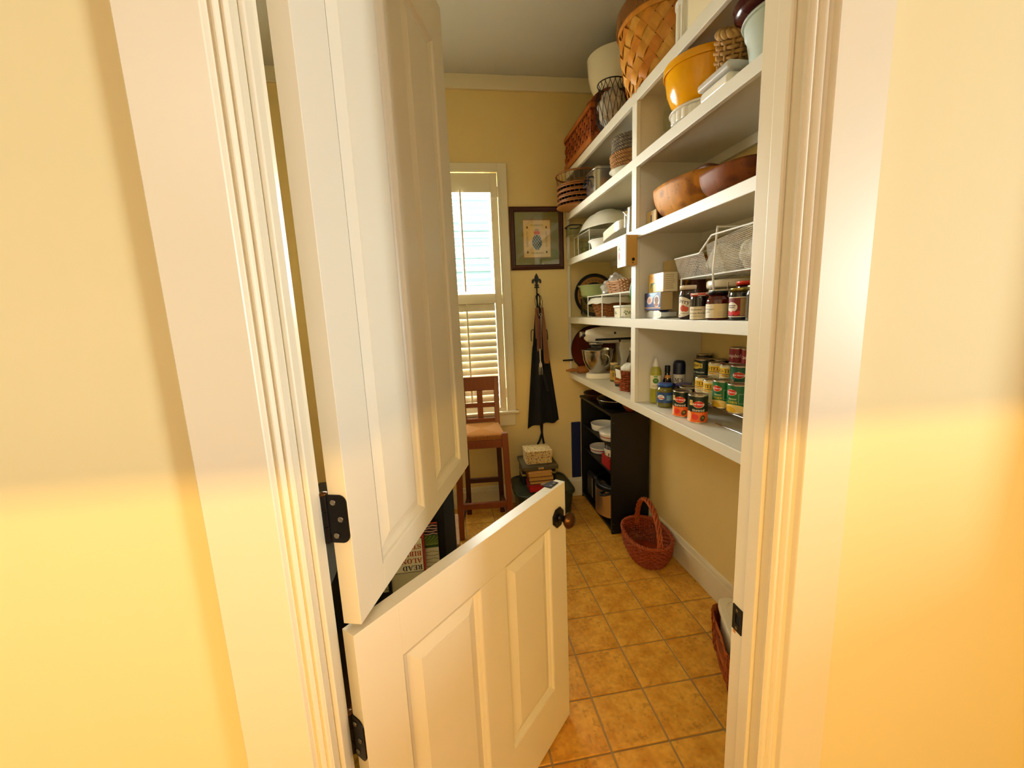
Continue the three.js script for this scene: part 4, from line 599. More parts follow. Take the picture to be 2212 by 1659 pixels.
function can(label, key, x, y, z, r, h, look, group) {
  const o = thing('food_can', label, 'can', [x, y, z], 0, group);
  part(o, 'can_body', lathe([[0, 0.003], [r - 0.003, 0.003], [r - 0.002, 0], [r + 0.0008, 0.0005], [r + 0.0012, 0.003], [r, 0.0045], [r - 0.0004, h * 0.5], [r, h - 0.0045], [r + 0.0012, h - 0.003], [r + 0.0008, h - 0.0005], [r - 0.002, h], [r - 0.003, h - 0.004], [r * 0.8, h - 0.0045], [r * 0.78, h - 0.0035], [r * 0.6, h - 0.0045], [0, h - 0.0045]], 44), tin);
  part(o, 'paper_label', new THREE.CylinderGeometry(r + 0.0004, r + 0.0004, h - 0.011, 44, 1, true).translate(0, h / 2, 0), labelMats[key], null, null, [0, faceTo(look[0], look[1]) + Math.PI / 2, 0]);
  return o;
}
const LK = (x, z, t = 0) => { const a = Math.atan2(-x, -z) + t; return [Math.sin(a), Math.cos(a)]; };
function jarThing(name, label, cat, [x, y, z], r, h, { body, lid, lidMat, neck = 0.86, shoulder = 0.8, labelTex, l0 = 0.15, l1 = 0.6, turn = 0, lidH = 0.014, lidR }) {
  const o = thing(name, label, cat, [x, y, z]), hs = h * shoulder, hl = h - lidH;
  part(o, 'jar_body', lathe([[0, 0.002], [r * 0.8, 0], [r * 0.96, 0.003], [r, 0.012], [r, hs * 0.92], [r * 0.97, hs], [r * neck, hs + (hl - hs) * 0.55], [r * neck, hl], [0, hl]], 40), body);
  part(o, 'jar_lid', lathe([[0, hl], [(lidR ?? r * (neck + 0.04)), hl], [(lidR ?? r * (neck + 0.04)) + 0.0005, h - 0.002], [(lidR ?? r * (neck + 0.04)) - 0.002, h], [0, h]], 40), lidMat);
  if (labelTex) { const l = LK(x, z, turn); part(o, 'paper_label', new THREE.CylinderGeometry(r + 0.0005, r + 0.0005, h * (l1 - l0), 40, 1, true, Math.PI - 1.25, 2.5).translate(0, h * (l0 + l1) / 2, 0), mat(0xffffff, { map: labelTex, roughness: 0.6 }), null, null, [0, faceTo(...l), 0]); }
  return o;
}
const jam = (c, o = {}) => new THREE.MeshPhysicalMaterial({ color: c, roughness: 0.12, clearcoat: 0.8, clearcoatRoughness: 0.05, ...o });
// ---------- counter shelf, right bay ----------
{
  const y = S.ct;
  const d1 = canvasTex(256, 256, (c) => { c.fillStyle = '#f1ead2'; c.fillRect(0, 0, 256, 256); c.fillStyle = '#3d7a22'; c.beginPath(); c.arc(128, 100, 52, 0, 7); c.fill(); c.fillStyle = '#5d9a35'; c.fillRect(96, 6, 64, 30); c.fillStyle = '#9cc47a'; c.fillRect(96, 84, 64, 8); c.fillRect(104, 104, 48, 6); c.fillStyle = '#a9a17c'; c.fillRect(60, 190, 136, 8); c.fillRect(60, 212, 136, 8); });
  const b = thing('dressing_bottle', 'tall yellow-green dressing bottle with a white cap beside the divider', 'bottle', [0.997, y, -1.893]);
  part(b, 'bottle_body', lathe([[0, 0], [0.024, 0], [0.0265, 0.006], [0.0265, 0.145], [0.024, 0.165], [0.015, 0.18], [0.0125, 0.192], [0, 0.192]], 36), jam(0xa8a52c)); part(b, 'cap', lathe([[0.0155, 0.178], [0.0155, 0.19], [0.012, 0.196], [0.009, 0.212], [0.006, 0.222], [0, 0.223]], 28), mat(0xe9e6da, { roughness: 0.3 })); part(b, 'paper_label', new THREE.CylinderGeometry(0.027, 0.027, 0.065, 36, 1, true, Math.PI - 1.3, 2.6).translate(0, 0.105, 0), mat(0xffffff, { map: d1, roughness: 0.5 }), null, null, [0, faceTo(...LK(1, -1.89)), 0]);
  const v = thing('sauce_bottle', 'slim dark sauce bottle with an orange label between two taller bottles', 'bottle', [1.05, y, -1.878]);
  part(v, 'bottle_body', lathe([[0, 0], [0.018, 0], [0.02, 0.004], [0.02, 0.11], [0.012, 0.135], [0.0105, 0.16], [0, 0.16]], 32), jam(0x150a06)); part(v, 'cap', cyl(0.0125, 0.0125, 0.03, 24, false, 0.152), MAT.black); part(v, 'paper_label', new THREE.CylinderGeometry(0.0204, 0.0204, 0.03, 32, 1, true).translate(0, 0.085, 0), mat(0xb9702e, { roughness: 0.5 }));
  part(v, 'neck_label', lathe([[0.0165, 0.122], [0.0125, 0.136]], 24), mat(0xc48a3a, { roughness: 0.4 }));
  const st = canvasTex(512, 128, (c) => { c.fillStyle = '#d8d3cf'; c.fillRect(0, 0, 512, 128); for (const s of [128, 384]) wrapText(c, 'M\u2019S', s, 78, 'bold 74px serif', '#23203a'); });
  const s = thing('spice_shaker', 'tall shaker with a domed navy cap and white label behind the relish jar', 'bottle', [1.108, y, -1.872]);
  part(s, 'shaker_body', lathe([[0, 0], [0.036, 0], [0.038, 0.01], [0.034, 0.07], [0.028, 0.09], [0.028, 0.14], [0, 0.14]], 36), mat(0x3a3560, { roughness: 0.25 })); part(s, 'paper_label', cyl(0.0284, 0.0284, 0.045, 36, true, 0.094), mat(0xffffff, { map: st, roughness: 0.5 }), null, null, [0, faceTo(...LK(1.108, -1.87)) + Math.PI / 2, 0]); part(s, 'cap', lathe([[0.029, 0.139], [0.029, 0.185], [0.026, 0.199], [0.018, 0.205], [0, 0.206]], 32), mat(0x121a3a, { roughness: 0.3 }));
  const rl = canvasTex(512, 256, (c) => { c.fillStyle = '#274b86'; c.fillRect(0, 0, 512, 256); c.fillStyle = '#f2ede0'; c.beginPath(); c.ellipse(150, 120, 96, 60, 0, 0, 7); c.fill(); c.strokeStyle = '#24407a'; c.lineWidth = 7; c.beginPath(); c.moveTo(86, 112); for (let i = 0; i < 8; i++) c.lineTo(94 + i * 15, i % 2 ? 112 : 84); c.stroke(); c.fillStyle = '#c23a2e'; c.fillRect(66, 130, 168, 26); c.fillStyle = '#6f9fb8'; c.fillRect(296, 70, 190, 130); c.fillStyle = '#8fbccf'; c.fillRect(310, 100, 150, 10); c.fillRect(310, 130, 120, 10); c.fillRect(310, 160, 140, 10); });
  jarThing('relish_jar', 'squat jar of green relish with a blue lid and blue label', 'jar', [0.993, y, -1.795], 0.037, 0.112, { body: jam(0x6c661c), lidMat: mat(0x2f5fb4, { roughness: 0.3 }), labelTex: rl, l0: 0.22, l1: 0.66, neck: 0.84, shoulder: 0.78, lidR: 0.034 });
  jarThing('pickle_jar', 'jar with a purple lid behind the relish jar', 'jar', [1.078, y, -1.782], 0.036, 0.108, { body: jam(0x39251a), lidMat: mat(0x4d4a86, { roughness: 0.3 }), lidR: 0.034 });
  can('dark-labelled can with a gold lid, behind the pair of stewed tomato cans', 'plain', 1.052, y, -1.70, 0.0375, 0.110, LK(1, -1.7));
  can('stewed tomato can at the back left of the front pair, partly hidden', 'stewed', 0.976, y, -1.620, 0.0375, 0.112, LK(0.976, -1.62, -0.25));
  can('stewed tomato can nearest the shelf edge with its front label in full view', 'stewed', 0.983, y, -1.517, 0.0375, 0.114, LK(0.983, -1.517, 0.08));
  // stepped chrome can rack
  const k = thing('can_rack', 'stepped chrome wire rack holding the tins', 'rack', [0, y, 0]), T = [[1.034, 1.112, 0.058, -1.66], [1.122, 1.184, 0.116, -1.79], [1.192, 1.242, 0.176, -1.88]];
  for (const [a, b2, h, zf] of T) { const g = []; for (let i = 0; i < 4; i++) { const x = a + 0.006 + (b2 - a - 0.012) * i / 3; g.push(poly([[x, h, zf], [x, h, -1.305]], 0.0026, false, 7)); } g.forEach((q) => part(k, 'rail', q, MAT.chrome)); for (const z of [zf + 0.005, -1.31]) part(k, 'leg', poly([[a, 0.003, z], [a, h, z], [b2, h, z], [b2, 0.003, z]], 0.0032, false, 8), MAT.chrome); }
  part(k, 'foot_rail', poly([[1.026, 0.003, -1.46], [1.026, 0.003, -1.305], [1.034, 0.003, -1.31]], 0.0028, false, 7), MAT.chrome);
  const Y1 = y + 0.0608, Y2 = y + 0.1188, Y3 = y + 0.1788;
  can('smaller yellow tomato can at the far end of the lower rack step', 'rotel', 1.085, Y1, -1.640, 0.033, 0.10, LK(1.03, -1.58, -0.95));
  can('smaller yellow tomato can next to the sweetcorn on the lower rack step', 'rotel', 1.075, Y1, -1.566, 0.033, 0.10, LK(1.03, -1.5, -0.95));
  can('green sweetcorn can in the middle of the lower rack step', 'corn', 1.07, Y1, -1.486, 0.0375, 0.110, LK(1.03, -1.41, -0.5));
  can('green sweetcorn can nearest the door on the lower rack step', 'corn', 1.07, Y1, -1.398, 0.0375, 0.110, LK(1.03, -1.33, -0.5));
  can('dark bean can with a yellow badge on the middle rack step', 'beans', 1.152, Y2, -1.750, 0.0375, 0.105, LK(1.11, -1.69, -0.85));
  can('yellow tomato can right of the bean can on the middle rack step', 'rotel', 1.152, Y2, -1.650, 0.033, 0.10, LK(1.11, -1.6, -0.75));
  can('yellow tomato can left of the green pea can on the middle rack step', 'rotel', 1.152, Y2, -1.572, 0.033, 0.10, LK(1.11, -1.52, -0.45));
  can('green pea can at the door end of the middle rack step', 'peas', 1.152, Y2, -1.498, 0.037, 0.105, LK(1.11, -1.44, -0.15));
  can('short dark tin with a gold lid at the far end of the top rack step', 'plain', 1.22, Y3, -1.842, 0.036, 0.055, LK(1.2, -1.75));
  can('short dark tin behind the yellow cans on the top rack step', 'plain', 1.22, Y3, -1.720, 0.036, 0.042, LK(1.2, -1.66));
  can('red and white soup can on the top rack step', 'soup', 1.22, Y3, -1.608, 0.033, 0.105, LK(1.2, -1.57, -0.5));
  can('red and white soup can beside the jamb on the top rack step', 'soup', 1.22, Y3, -1.532, 0.033, 0.105, LK(1.2, -1.5, 0.1));
}
// ---------- fourth shelf, right bay ----------
{
  const y = S.s4;
  const foil = thing('foil_packet', 'crumpled silvery foil packet under the blue snack box', 'packet', [0.985, y + 0.018, -1.828]);
  { const g = new THREE.BoxGeometry(0.075, 0.036, 0.135, 8, 4, 12), p = g.attributes.position; for (let i = 0; i < p.count; i++) { const a = p.getX(i), b = p.getY(i), c = p.getZ(i), e = 1 - (Math.abs(c) / 0.0675) ** 4 * 0.5; const k = 0.0025 * Math.sin(a * 190 + c * 70) * Math.cos(c * 160); p.setXYZ(i, a + (Math.abs(a) > 0.037 ? k : 0), Math.max(-0.018, Math.min(0.018, b * e + k * (Math.abs(b) > 0.017 ? 1 : 0))), c); } g.computeVertexNormals(); part(foil, 'packet', g, mat(0xe8ebea, { roughness: 0.25, metalness: 0.75 })); }
  const bt = canvasTex(512, 256, (c) => { c.fillStyle = '#4a5b96'; c.fillRect(0, 0, 512, 256); c.fillStyle = '#2f3566'; c.fillRect(0, 0, 120, 100); c.fillStyle = '#9fc3e0'; c.beginPath(); c.moveTo(140, 0); c.lineTo(420, 0); c.lineTo(250, 90); c.fill(); c.fillStyle = '#e9d6cd'; c.beginPath(); c.ellipse(170, 110, 90, 60, -0.2, 0, 7); c.fill(); c.fillStyle = '#d49b90'; c.beginPath(); c.ellipse(165, 112, 52, 34, -0.2, 0, 7); c.fill(); c.fillStyle = '#f0e9e0'; c.beginPath(); c.ellipse(390, 130, 90, 92, 0, 0, 7); c.fill(); c.fillStyle = '#8a5f52'; c.beginPath(); c.ellipse(390, 110, 64, 52, 0, 0, 7); c.fill(); c.fillStyle = '#a9786a'; c.beginPath(); c.ellipse(380, 180, 70, 26, 0, 0, 7); c.fill(); c.fillStyle = '#c9a58e'; c.fillRect(0, 214, 512, 24); });
  const bx = thing('snack_box', 'blue printed snack box with a picture of bowls, under the yellow tea box', 'box', [0.968, y + 0.0775, -1.828]); part(bx, 'box_body', cbox(0.056, 0.078, 0.152, 0.001, -0.039), mat(0x54639a, { roughness: 0.4 })); part(bx, 'printed_front', new THREE.PlaneGeometry(0.15, 0.076).rotateY(-Math.PI / 2).translate(-0.0284, 0, 0), mat(0xffffff, { map: bt, roughness: 0.25 })); part(bx, 'box_end', box(-0.0275, 0.0275, -0.038, 0.038, 0.0755, 0.0768), mat(0xb79a62, { roughness: 0.3 }), 'gold printed end');
  const yt = canvasTex(512, 256, (c) => { c.fillStyle = '#f0b21c'; c.fillRect(0, 0, 512, 256); c.fillStyle = '#f6c63a'; c.fillRect(0, 110, 512, 146); c.fillStyle = '#eaf0e4'; c.fillRect(270, 90, 190, 150); c.fillStyle = '#5d6420'; c.beginPath(); c.moveTo(60, 130); c.lineTo(200, 118); c.lineTo(260, 128); c.lineTo(150, 150); c.lineTo(140, 250); c.lineTo(90, 250); c.lineTo(120, 160); c.lineTo(40, 240); c.fill(); c.fillStyle = '#d08a14'; for (let i = 0; i < 5; i++) c.fillRect(70 + i * 34, 44, 22, 34); c.strokeStyle = '#a8802a'; c.lineWidth = 5; c.beginPath(); c.arc(440, 66, 30, 0, 7); c.stroke(); });
  const yb = thing('tea_box', 'yellow tea box with a green leaf print on top of the blue snack box', 'box', [0.985, y + 0.1595, -1.818]); part(yb, 'box_body', cbox(0.068, 0.084, 0.132, 0.001, -0.042), mat(0xe0b864, { roughness: 0.45 })); part(yb, 'printed_front', new THREE.PlaneGeometry(0.13, 0.082).rotateY(-Math.PI / 2).translate(-0.0344, 0, 0), mat(0xffffff, { map: yt, roughness: 0.25 }));
  const ye = canvasTex(128, 128, (c) => { c.fillStyle = '#dccaa0'; c.fillRect(0, 0, 128, 128); c.fillStyle = '#a98d5c'; for (let i = 0; i < 8; i++) c.fillRect(16, 14 + i * 13, 70 + 20 * hash(i, 2, 3), 4); }); part(yb, 'printed_end', new THREE.PlaneGeometry(0.066, 0.082).translate(0, 0, 0.0664), mat(0xffffff, { map: ye, roughness: 0.5 }));
  const t1 = thing('tea_tin', 'orange carton standing against the divider behind the yellow tea box', 'box', [1.155, y, -1.865]); part(t1, 'box_body', cbox(0.12, 0.275, 0.11, 0.002, 0), mat(0xc98a2a, { roughness: 0.5 })); part(t1, 'box_flap', box(-0.06, 0.06, 0.23, 0.277, 0.0552, 0.0562), mat(0xb87a20, { roughness: 0.5 }));
  const t2 = thing('cream_carton', 'small cream carton in front of the orange carton, behind the tea box', 'box', [1.062, y, -1.883]); part(t2, 'box_body', cbox(0.052, 0.262, 0.06, 0.002, 0), mat(0xd2b67a, { roughness: 0.6 })); part(t2, 'printed_mark', box(-0.008, 0.008, 0.14, 0.18, 0.0302, 0.0308), mat(0xa9853f, { roughness: 0.6 }));
  const tp = thing('teapot', 'round dark brown teapot behind the yellow tea box', 'teapot', [1.12, y + 0.0, -1.765]); tp.scale.set(0.68, 1, 0.62); part(tp, 'pot_body', lathe([[0, 0], [0.04, 0], [0.06, 0.04], [0.068, 0.1], [0.062, 0.15], [0.042, 0.185], [0.03, 0.19], [0, 0.19]], 36), mat(0x4a2110, { roughness: 0.2 })); part(tp, 'pot_lid', lathe([[0.034, 0.19], [0.03, 0.2], [0.012, 0.208], [0.011, 0.218], [0.006, 0.226], [0, 0.227]], 24), mat(0x4a2110, { roughness: 0.2 })); part(tp, 'spout', tube([[-0.055, 0.08, 0], [-0.085, 0.11, 0], [-0.1, 0.16, 0]], 0.009, false, 12), mat(0x4a2110, { roughness: 0.2 })); part(tp, 'handle', tube([[0.055, 0.15, 0], [0.1, 0.15, 0], [0.1, 0.08, 0], [0.06, 0.06, 0]], 0.007, false, 16), mat(0x4a2110, { roughness: 0.2 }));
  // white mesh bin
  const b = thing('mesh_bin', 'white wire mesh bin with a dipped front, raised behind the jam jars', 'bin', [0, y, 0]), m = MAT.whiteWire, x0 = 0.985, x1 = 1.235, z0 = -1.72, z1 = -1.24, yb0 = 0.165, yt0 = 0.305;
  const dip = [[x0, yb0 + 0.085, z0], [x0, yb0 + 0.085, -1.545], [x0, yt0, -1.47], [x0, yt0, z1]];
  part(b, 'rim', poly([[x1, yt0, z1], ...dip.slice().reverse(), [x1, yt0, z0]], 0.0034, false, 8), m);
  part(b, 'rim', poly([[x1, yt0, z0], [x1, yt0, z1]], 0.0034, false, 8), m);
  part(b, 'base_frame', poly([[x0 + 0.02, yb0, z0 + 0.02], [x0 + 0.02, yb0, z1], [x1, yb0, z1], [x1, yb0, z0 + 0.02]], 0.003, true, 8), m);
  const mesh = (A, B, C, D, n1, n2, nm) => { const g = [], L = (p, q, t) => p.map((v, i) => v + (q[i] - v) * t), rod = (p, q) => { const a = V(...p), c = V(...q), d = c.clone().sub(a), k = new THREE.CylinderGeometry(0.0006, 0.0006, d.length(), 4, 1, true); k.applyQuaternion(new THREE.Quaternion().setFromUnitVectors(V(0, 1, 0), d.clone().normalize())); k.translate(...a.add(c).multiplyScalar(0.5).toArray()); return k; }; for (let i = 0; i <= n1; i++) g.push(rod(L(A, B, i / n1), L(D, C, i / n1))); for (let j = 0; j <= n2; j++) g.push(rod(L(A, D, j / n2), L(B, C, j / n2))); stuff(part(b, nm, merge(g), m)); };
  mesh([x0 + 0.02, yb0, z0 + 0.02], [x0 + 0.02, yb0, -1.5], [x0, yb0 + 0.085, -1.52], [x0, yb0 + 0.085, z0], 34, 14, 'front_mesh'); mesh([x0 + 0.02, yb0, -1.5], [x0 + 0.02, yb0, z1], [x0, yt0, z1], [x0, yt0 - 0.03, -1.5], 40, 22, 'front_mesh'); mesh([x0, yb0, z1], [x1, yb0, z1], [x1, yt0, z1], [x0, yt0, z1], 36, 22, 'side_mesh'); mesh([x1, yb0, z0], [x1, yb0, z1], [x1, yt0, z1], [x1, yt0, z0], 60, 20, 'back_mesh'); mesh([x0 + 0.02, yb0, z0], [x1, yb0, z0], [x1, yb0, z1], [x0 + 0.02, yb0, z1], 36, 60, 'base_mesh'); mesh([x0 + 0.02, yb0, z0 + 0.01], [x1, yb0, z0 + 0.01], [x1, yb0 + 0.085, z0], [x0, yb0 + 0.085, z0], 36, 12, 'side_mesh');
  part(b, 'leg', poly([[x0 + 0.005, 0.003, -1.44], [x0 - 0.01, yb0, -1.44], [x0 + 0.005, yt0 + 0.025, -1.445], [x1, yt0 + 0.025, -1.44]], 0.0036, false, 8), m); part(b, 'leg', poly([[x1, 0.003, z0 + 0.02], [x1, yb0, z0 + 0.02]], 0.0036, false, 8), m); part(b, 'leg', poly([[x1, 0.003, z1 - 0.02], [x1, yb0, z1 - 0.02]], 0.0036, false, 8), m); part(b, 'leg', poly([[x0 + 0.02, 0.003, z0 + 0.02], [x0 + 0.02, yb0, z0 + 0.02]], 0.0036, false, 8), m);
  const lump = (name, l, x, yy, z, r, s) => { const g = new THREE.SphereGeometry(r, 48, 32), p = g.attributes.position; for (let i = 0; i < p.count; i++) { const v = V().fromBufferAttribute(p, i), k = 1 + 0.10 * Math.sin(v.x * 60 + s) * Math.sin(v.y * 70) + 0.06 * Math.sin(v.z * 90 + s); v.multiplyScalar(k); v.y *= 0.8; p.setXYZ(i, v.x, v.y, v.z); } g.computeVertexNormals(); const o = thing(name, l, 'bag', [x, yy, z]); part(o, 'bag', g, mat(0xdcd0b4, { roughness: 0.6 })); };
  lump('paper_bag', 'crumpled pale bag at the dipped end of the white mesh bin', 1.115, y + yb0 + 0.062, -1.555, 0.075, 1); lump('paper_bag', 'crumpled pale bag deep in the white mesh bin by the jamb', 1.12, y + yb0 + 0.066, -1.36, 0.08, 4);
  // canister with wire clamp
  const cn = thing('clamp_canister', 'wide pale lidded canister with a wire clamp behind the jam jars', 'canister', [1.075, y, -1.485]), cm = mat(0xe6d9bd, { roughness: 0.2 });
  part(cn, 'canister_body', lathe([[0, 0], [0.07, 0], [0.076, 0.006], [0.078, 0.07], [0.07, 0.105], [0.070, 0.112], [0, 0.112]], 44), cm); part(cn, 'canister_lid', lathe([[0.070, 0.1135], [0.077, 0.115], [0.079, 0.122], [0.079, 0.138], [0.074, 0.144], [0, 0.145]], 44), cm);
  part(cn, 'clamp', merge([new THREE.TorusGeometry(0.0775, 0.0018, 6, 44).rotateX(Math.PI / 2).translate(0, 0.1, 0), new THREE.TorusGeometry(0.0745, 0.0018, 6, 44).rotateX(Math.PI / 2).translate(0, 0.113, 0), poly([[-0.05, 0.13, 0.064], [-0.052, 0.1, 0.066], [-0.054, 0.06, 0.067], [-0.03, 0.06, 0.08], [-0.028, 0.12, 0.08]], 0.0018, false, 6)]), mat(0x7a6a52, { roughness: 0.3, metalness: 0.9 }));
  // jars
  const J1 = canvasTex(256, 256, (c) => { c.fillStyle = '#210d08'; c.fillRect(0, 0, 256, 256); c.fillStyle = '#f1e8d2'; c.beginPath(); c.moveTo(20, 250); c.lineTo(20, 20); c.quadraticCurveTo(120, 0, 220, 90); c.lineTo(220, 190); c.quadraticCurveTo(140, 260, 20, 250); c.fill(); c.save(); c.translate(124, 78); c.rotate(0.22); wrapText(c, 'Jerry\u2019s', 0, 0, 'bold 58px serif', '#2a1a10'); c.restore(); c.fillStyle = '#d8593c'; c.beginPath(); c.arc(96, 150, 36, 0, 7); c.arc(136, 160, 30, 0, 7); c.fill(); c.fillStyle = '#8a7a5c'; c.fillRect(60, 204, 110, 5); c.fillRect(40, 220, 20, 20); });
  jarThing('salsa_jar', 'tall dark jar with a cream lid and a cream label, leftmost of the jam jars', 'jar', [0.935, y, -1.532], 0.032, 0.130, { body: jam(0x2a0d08), lidMat: mat(0xeee0c4, { roughness: 0.35 }), labelTex: J1, l0: 0.06, l1: 0.72, lidH: 0.017, neck: 0.9, shoulder: 0.78, turn: -0.25 });
  const J2 = canvasTex(256, 256, (c) => { c.fillStyle = '#eadcb8'; c.fillRect(0, 0, 256, 256); wrapText(c, 'Bonne', 100, 60, 'italic bold 44px serif', '#2a2018'); wrapText(c, 'Strawberry', 122, 132, 'italic bold 44px serif', '#3a3024'); wrapText(c, 'preserves', 110, 192, '30px serif', '#6a5a44'); });
  const ck = canvasTex(128, 128, (c) => { c.fillStyle = '#f3dcd4'; c.fillRect(0, 0, 128, 128); c.fillStyle = '#d8342c'; for (let i = 0; i < 8; i++) for (let j = 0; j < 8; j++) if ((i + j) % 2) c.fillRect(i * 16, j * 16, 16, 16); });
  jarThing('jam_jar', 'short jam jar with a red and white checked lid', 'jar', [0.925, y, -1.437], 0.0325, 0.097, { body: jam(0x120708), lidMat: mat(0xffffff, { map: ck, roughness: 0.3 }), labelTex: J2, l0: 0.03, l1: 0.5, neck: 0.96, shoulder: 0.84, lidH: 0.012, turn: -0.2 });
  const J3 = canvasTex(512, 256, (c) => { c.fillStyle = '#e6cf9c'; c.fillRect(0, 0, 512, 256); c.fillStyle = '#ece2c8'; c.fillRect(0, 0, 250, 256); wrapText(c, 'Hot Pepper', 130, 92, 'bold 44px serif', '#6a6052'); wrapText(c, 'Jelly', 130, 146, 'bold 44px serif', '#6a6052'); c.fillStyle = '#9a8e78'; c.fillRect(60, 40, 140, 5); c.fillRect(60, 200, 140, 4); c.fillRect(310, 150, 150, 4); c.fillRect(310, 180, 160, 4); c.fillRect(310, 206, 120, 4); });
  jarThing('jelly_jar', 'round-shouldered jar of red pepper jelly with a black lid, in front of the canister', 'jar', [0.938, y, -1.349], 0.0385, 0.099, { body: jam(0x52100c), lidMat: MAT.black, labelTex: J3, l0: 0.08, l1: 0.56, neck: 0.74, shoulder: 0.72, lidH: 0.013, turn: -0.3 });
  const J4 = canvasTex(256, 256, (c) => { c.fillStyle = '#7d2018'; c.fillRect(0, 0, 256, 256); c.fillStyle = '#eee6d4'; c.fillRect(0, 0, 256, 12); c.fillRect(0, 244, 256, 12); c.beginPath(); c.arc(70, 130, 66, 0, 7); c.fill(); c.fillStyle = '#4a1410'; c.fillRect(20, 104, 96, 10); c.fillRect(28, 128, 80, 10); c.fillStyle = '#d61d1d'; for (let i = 0; i < 7; i++) { c.beginPath(); c.arc(20 + i * 26, 214 - 16 * (i % 2), 22, 0, 7); c.fill(); } c.fillStyle = '#a98e5c'; c.fillRect(160, 20, 96, 216); });
  jarThing('cherry_jar', 'dark cherry jar with a gold lid and red label next to the jelly jar', 'jar', [0.957, y, -1.262], 0.0335, 0.104, { body: jam(0x120806), lidMat: mat(0xb9a95a, { roughness: 0.25, metalness: 0.8 }), labelTex: J4, l0: 0.1, l1: 0.72, neck: 0.9, shoulder: 0.86, lidH: 0.012, turn: -0.3 });
  jarThing('sauce_jar', 'taller dark jar with a bright red lid behind the cherry jar', 'jar', [1.03, y, -1.318], 0.040, 0.128, { body: jam(0x1a0a08), lidMat: mat(0xd83418, { roughness: 0.3 }), lidH: 0.014, neck: 0.94 });
  jarThing('glass_jar', 'clear jar with a pale gold lid at the jamb end of the jam jars', 'jar', [0.945, y, -1.176], 0.028, 0.108, { body: jam(0x5f564a, { transmission: 0.4 }), lidMat: mat(0xc3b877, { roughness: 0.25, metalness: 0.7 }), lidH: 0.012 });
  const wb = thing('syrup_bottle', 'clear bottle with a raspberry red cap at the jamb end of the fourth shelf', 'bottle', [1.03, y, -1.205]); part(wb, 'bottle_body', lathe([[0, 0], [0.03, 0], [0.033, 0.006], [0.033, 0.13], [0.026, 0.155], [0.016, 0.172], [0.016, 0.19], [0, 0.19]], 32), jam(0xb5aa94, { transmission: 0.6 })); part(wb, 'cap', lathe([[0, 0.186], [0.019, 0.186], [0.02, 0.19], [0.019, 0.224], [0.015, 0.228], [0, 0.228]], 28), mat(0xb01a34, { roughness: 0.3 }));
}
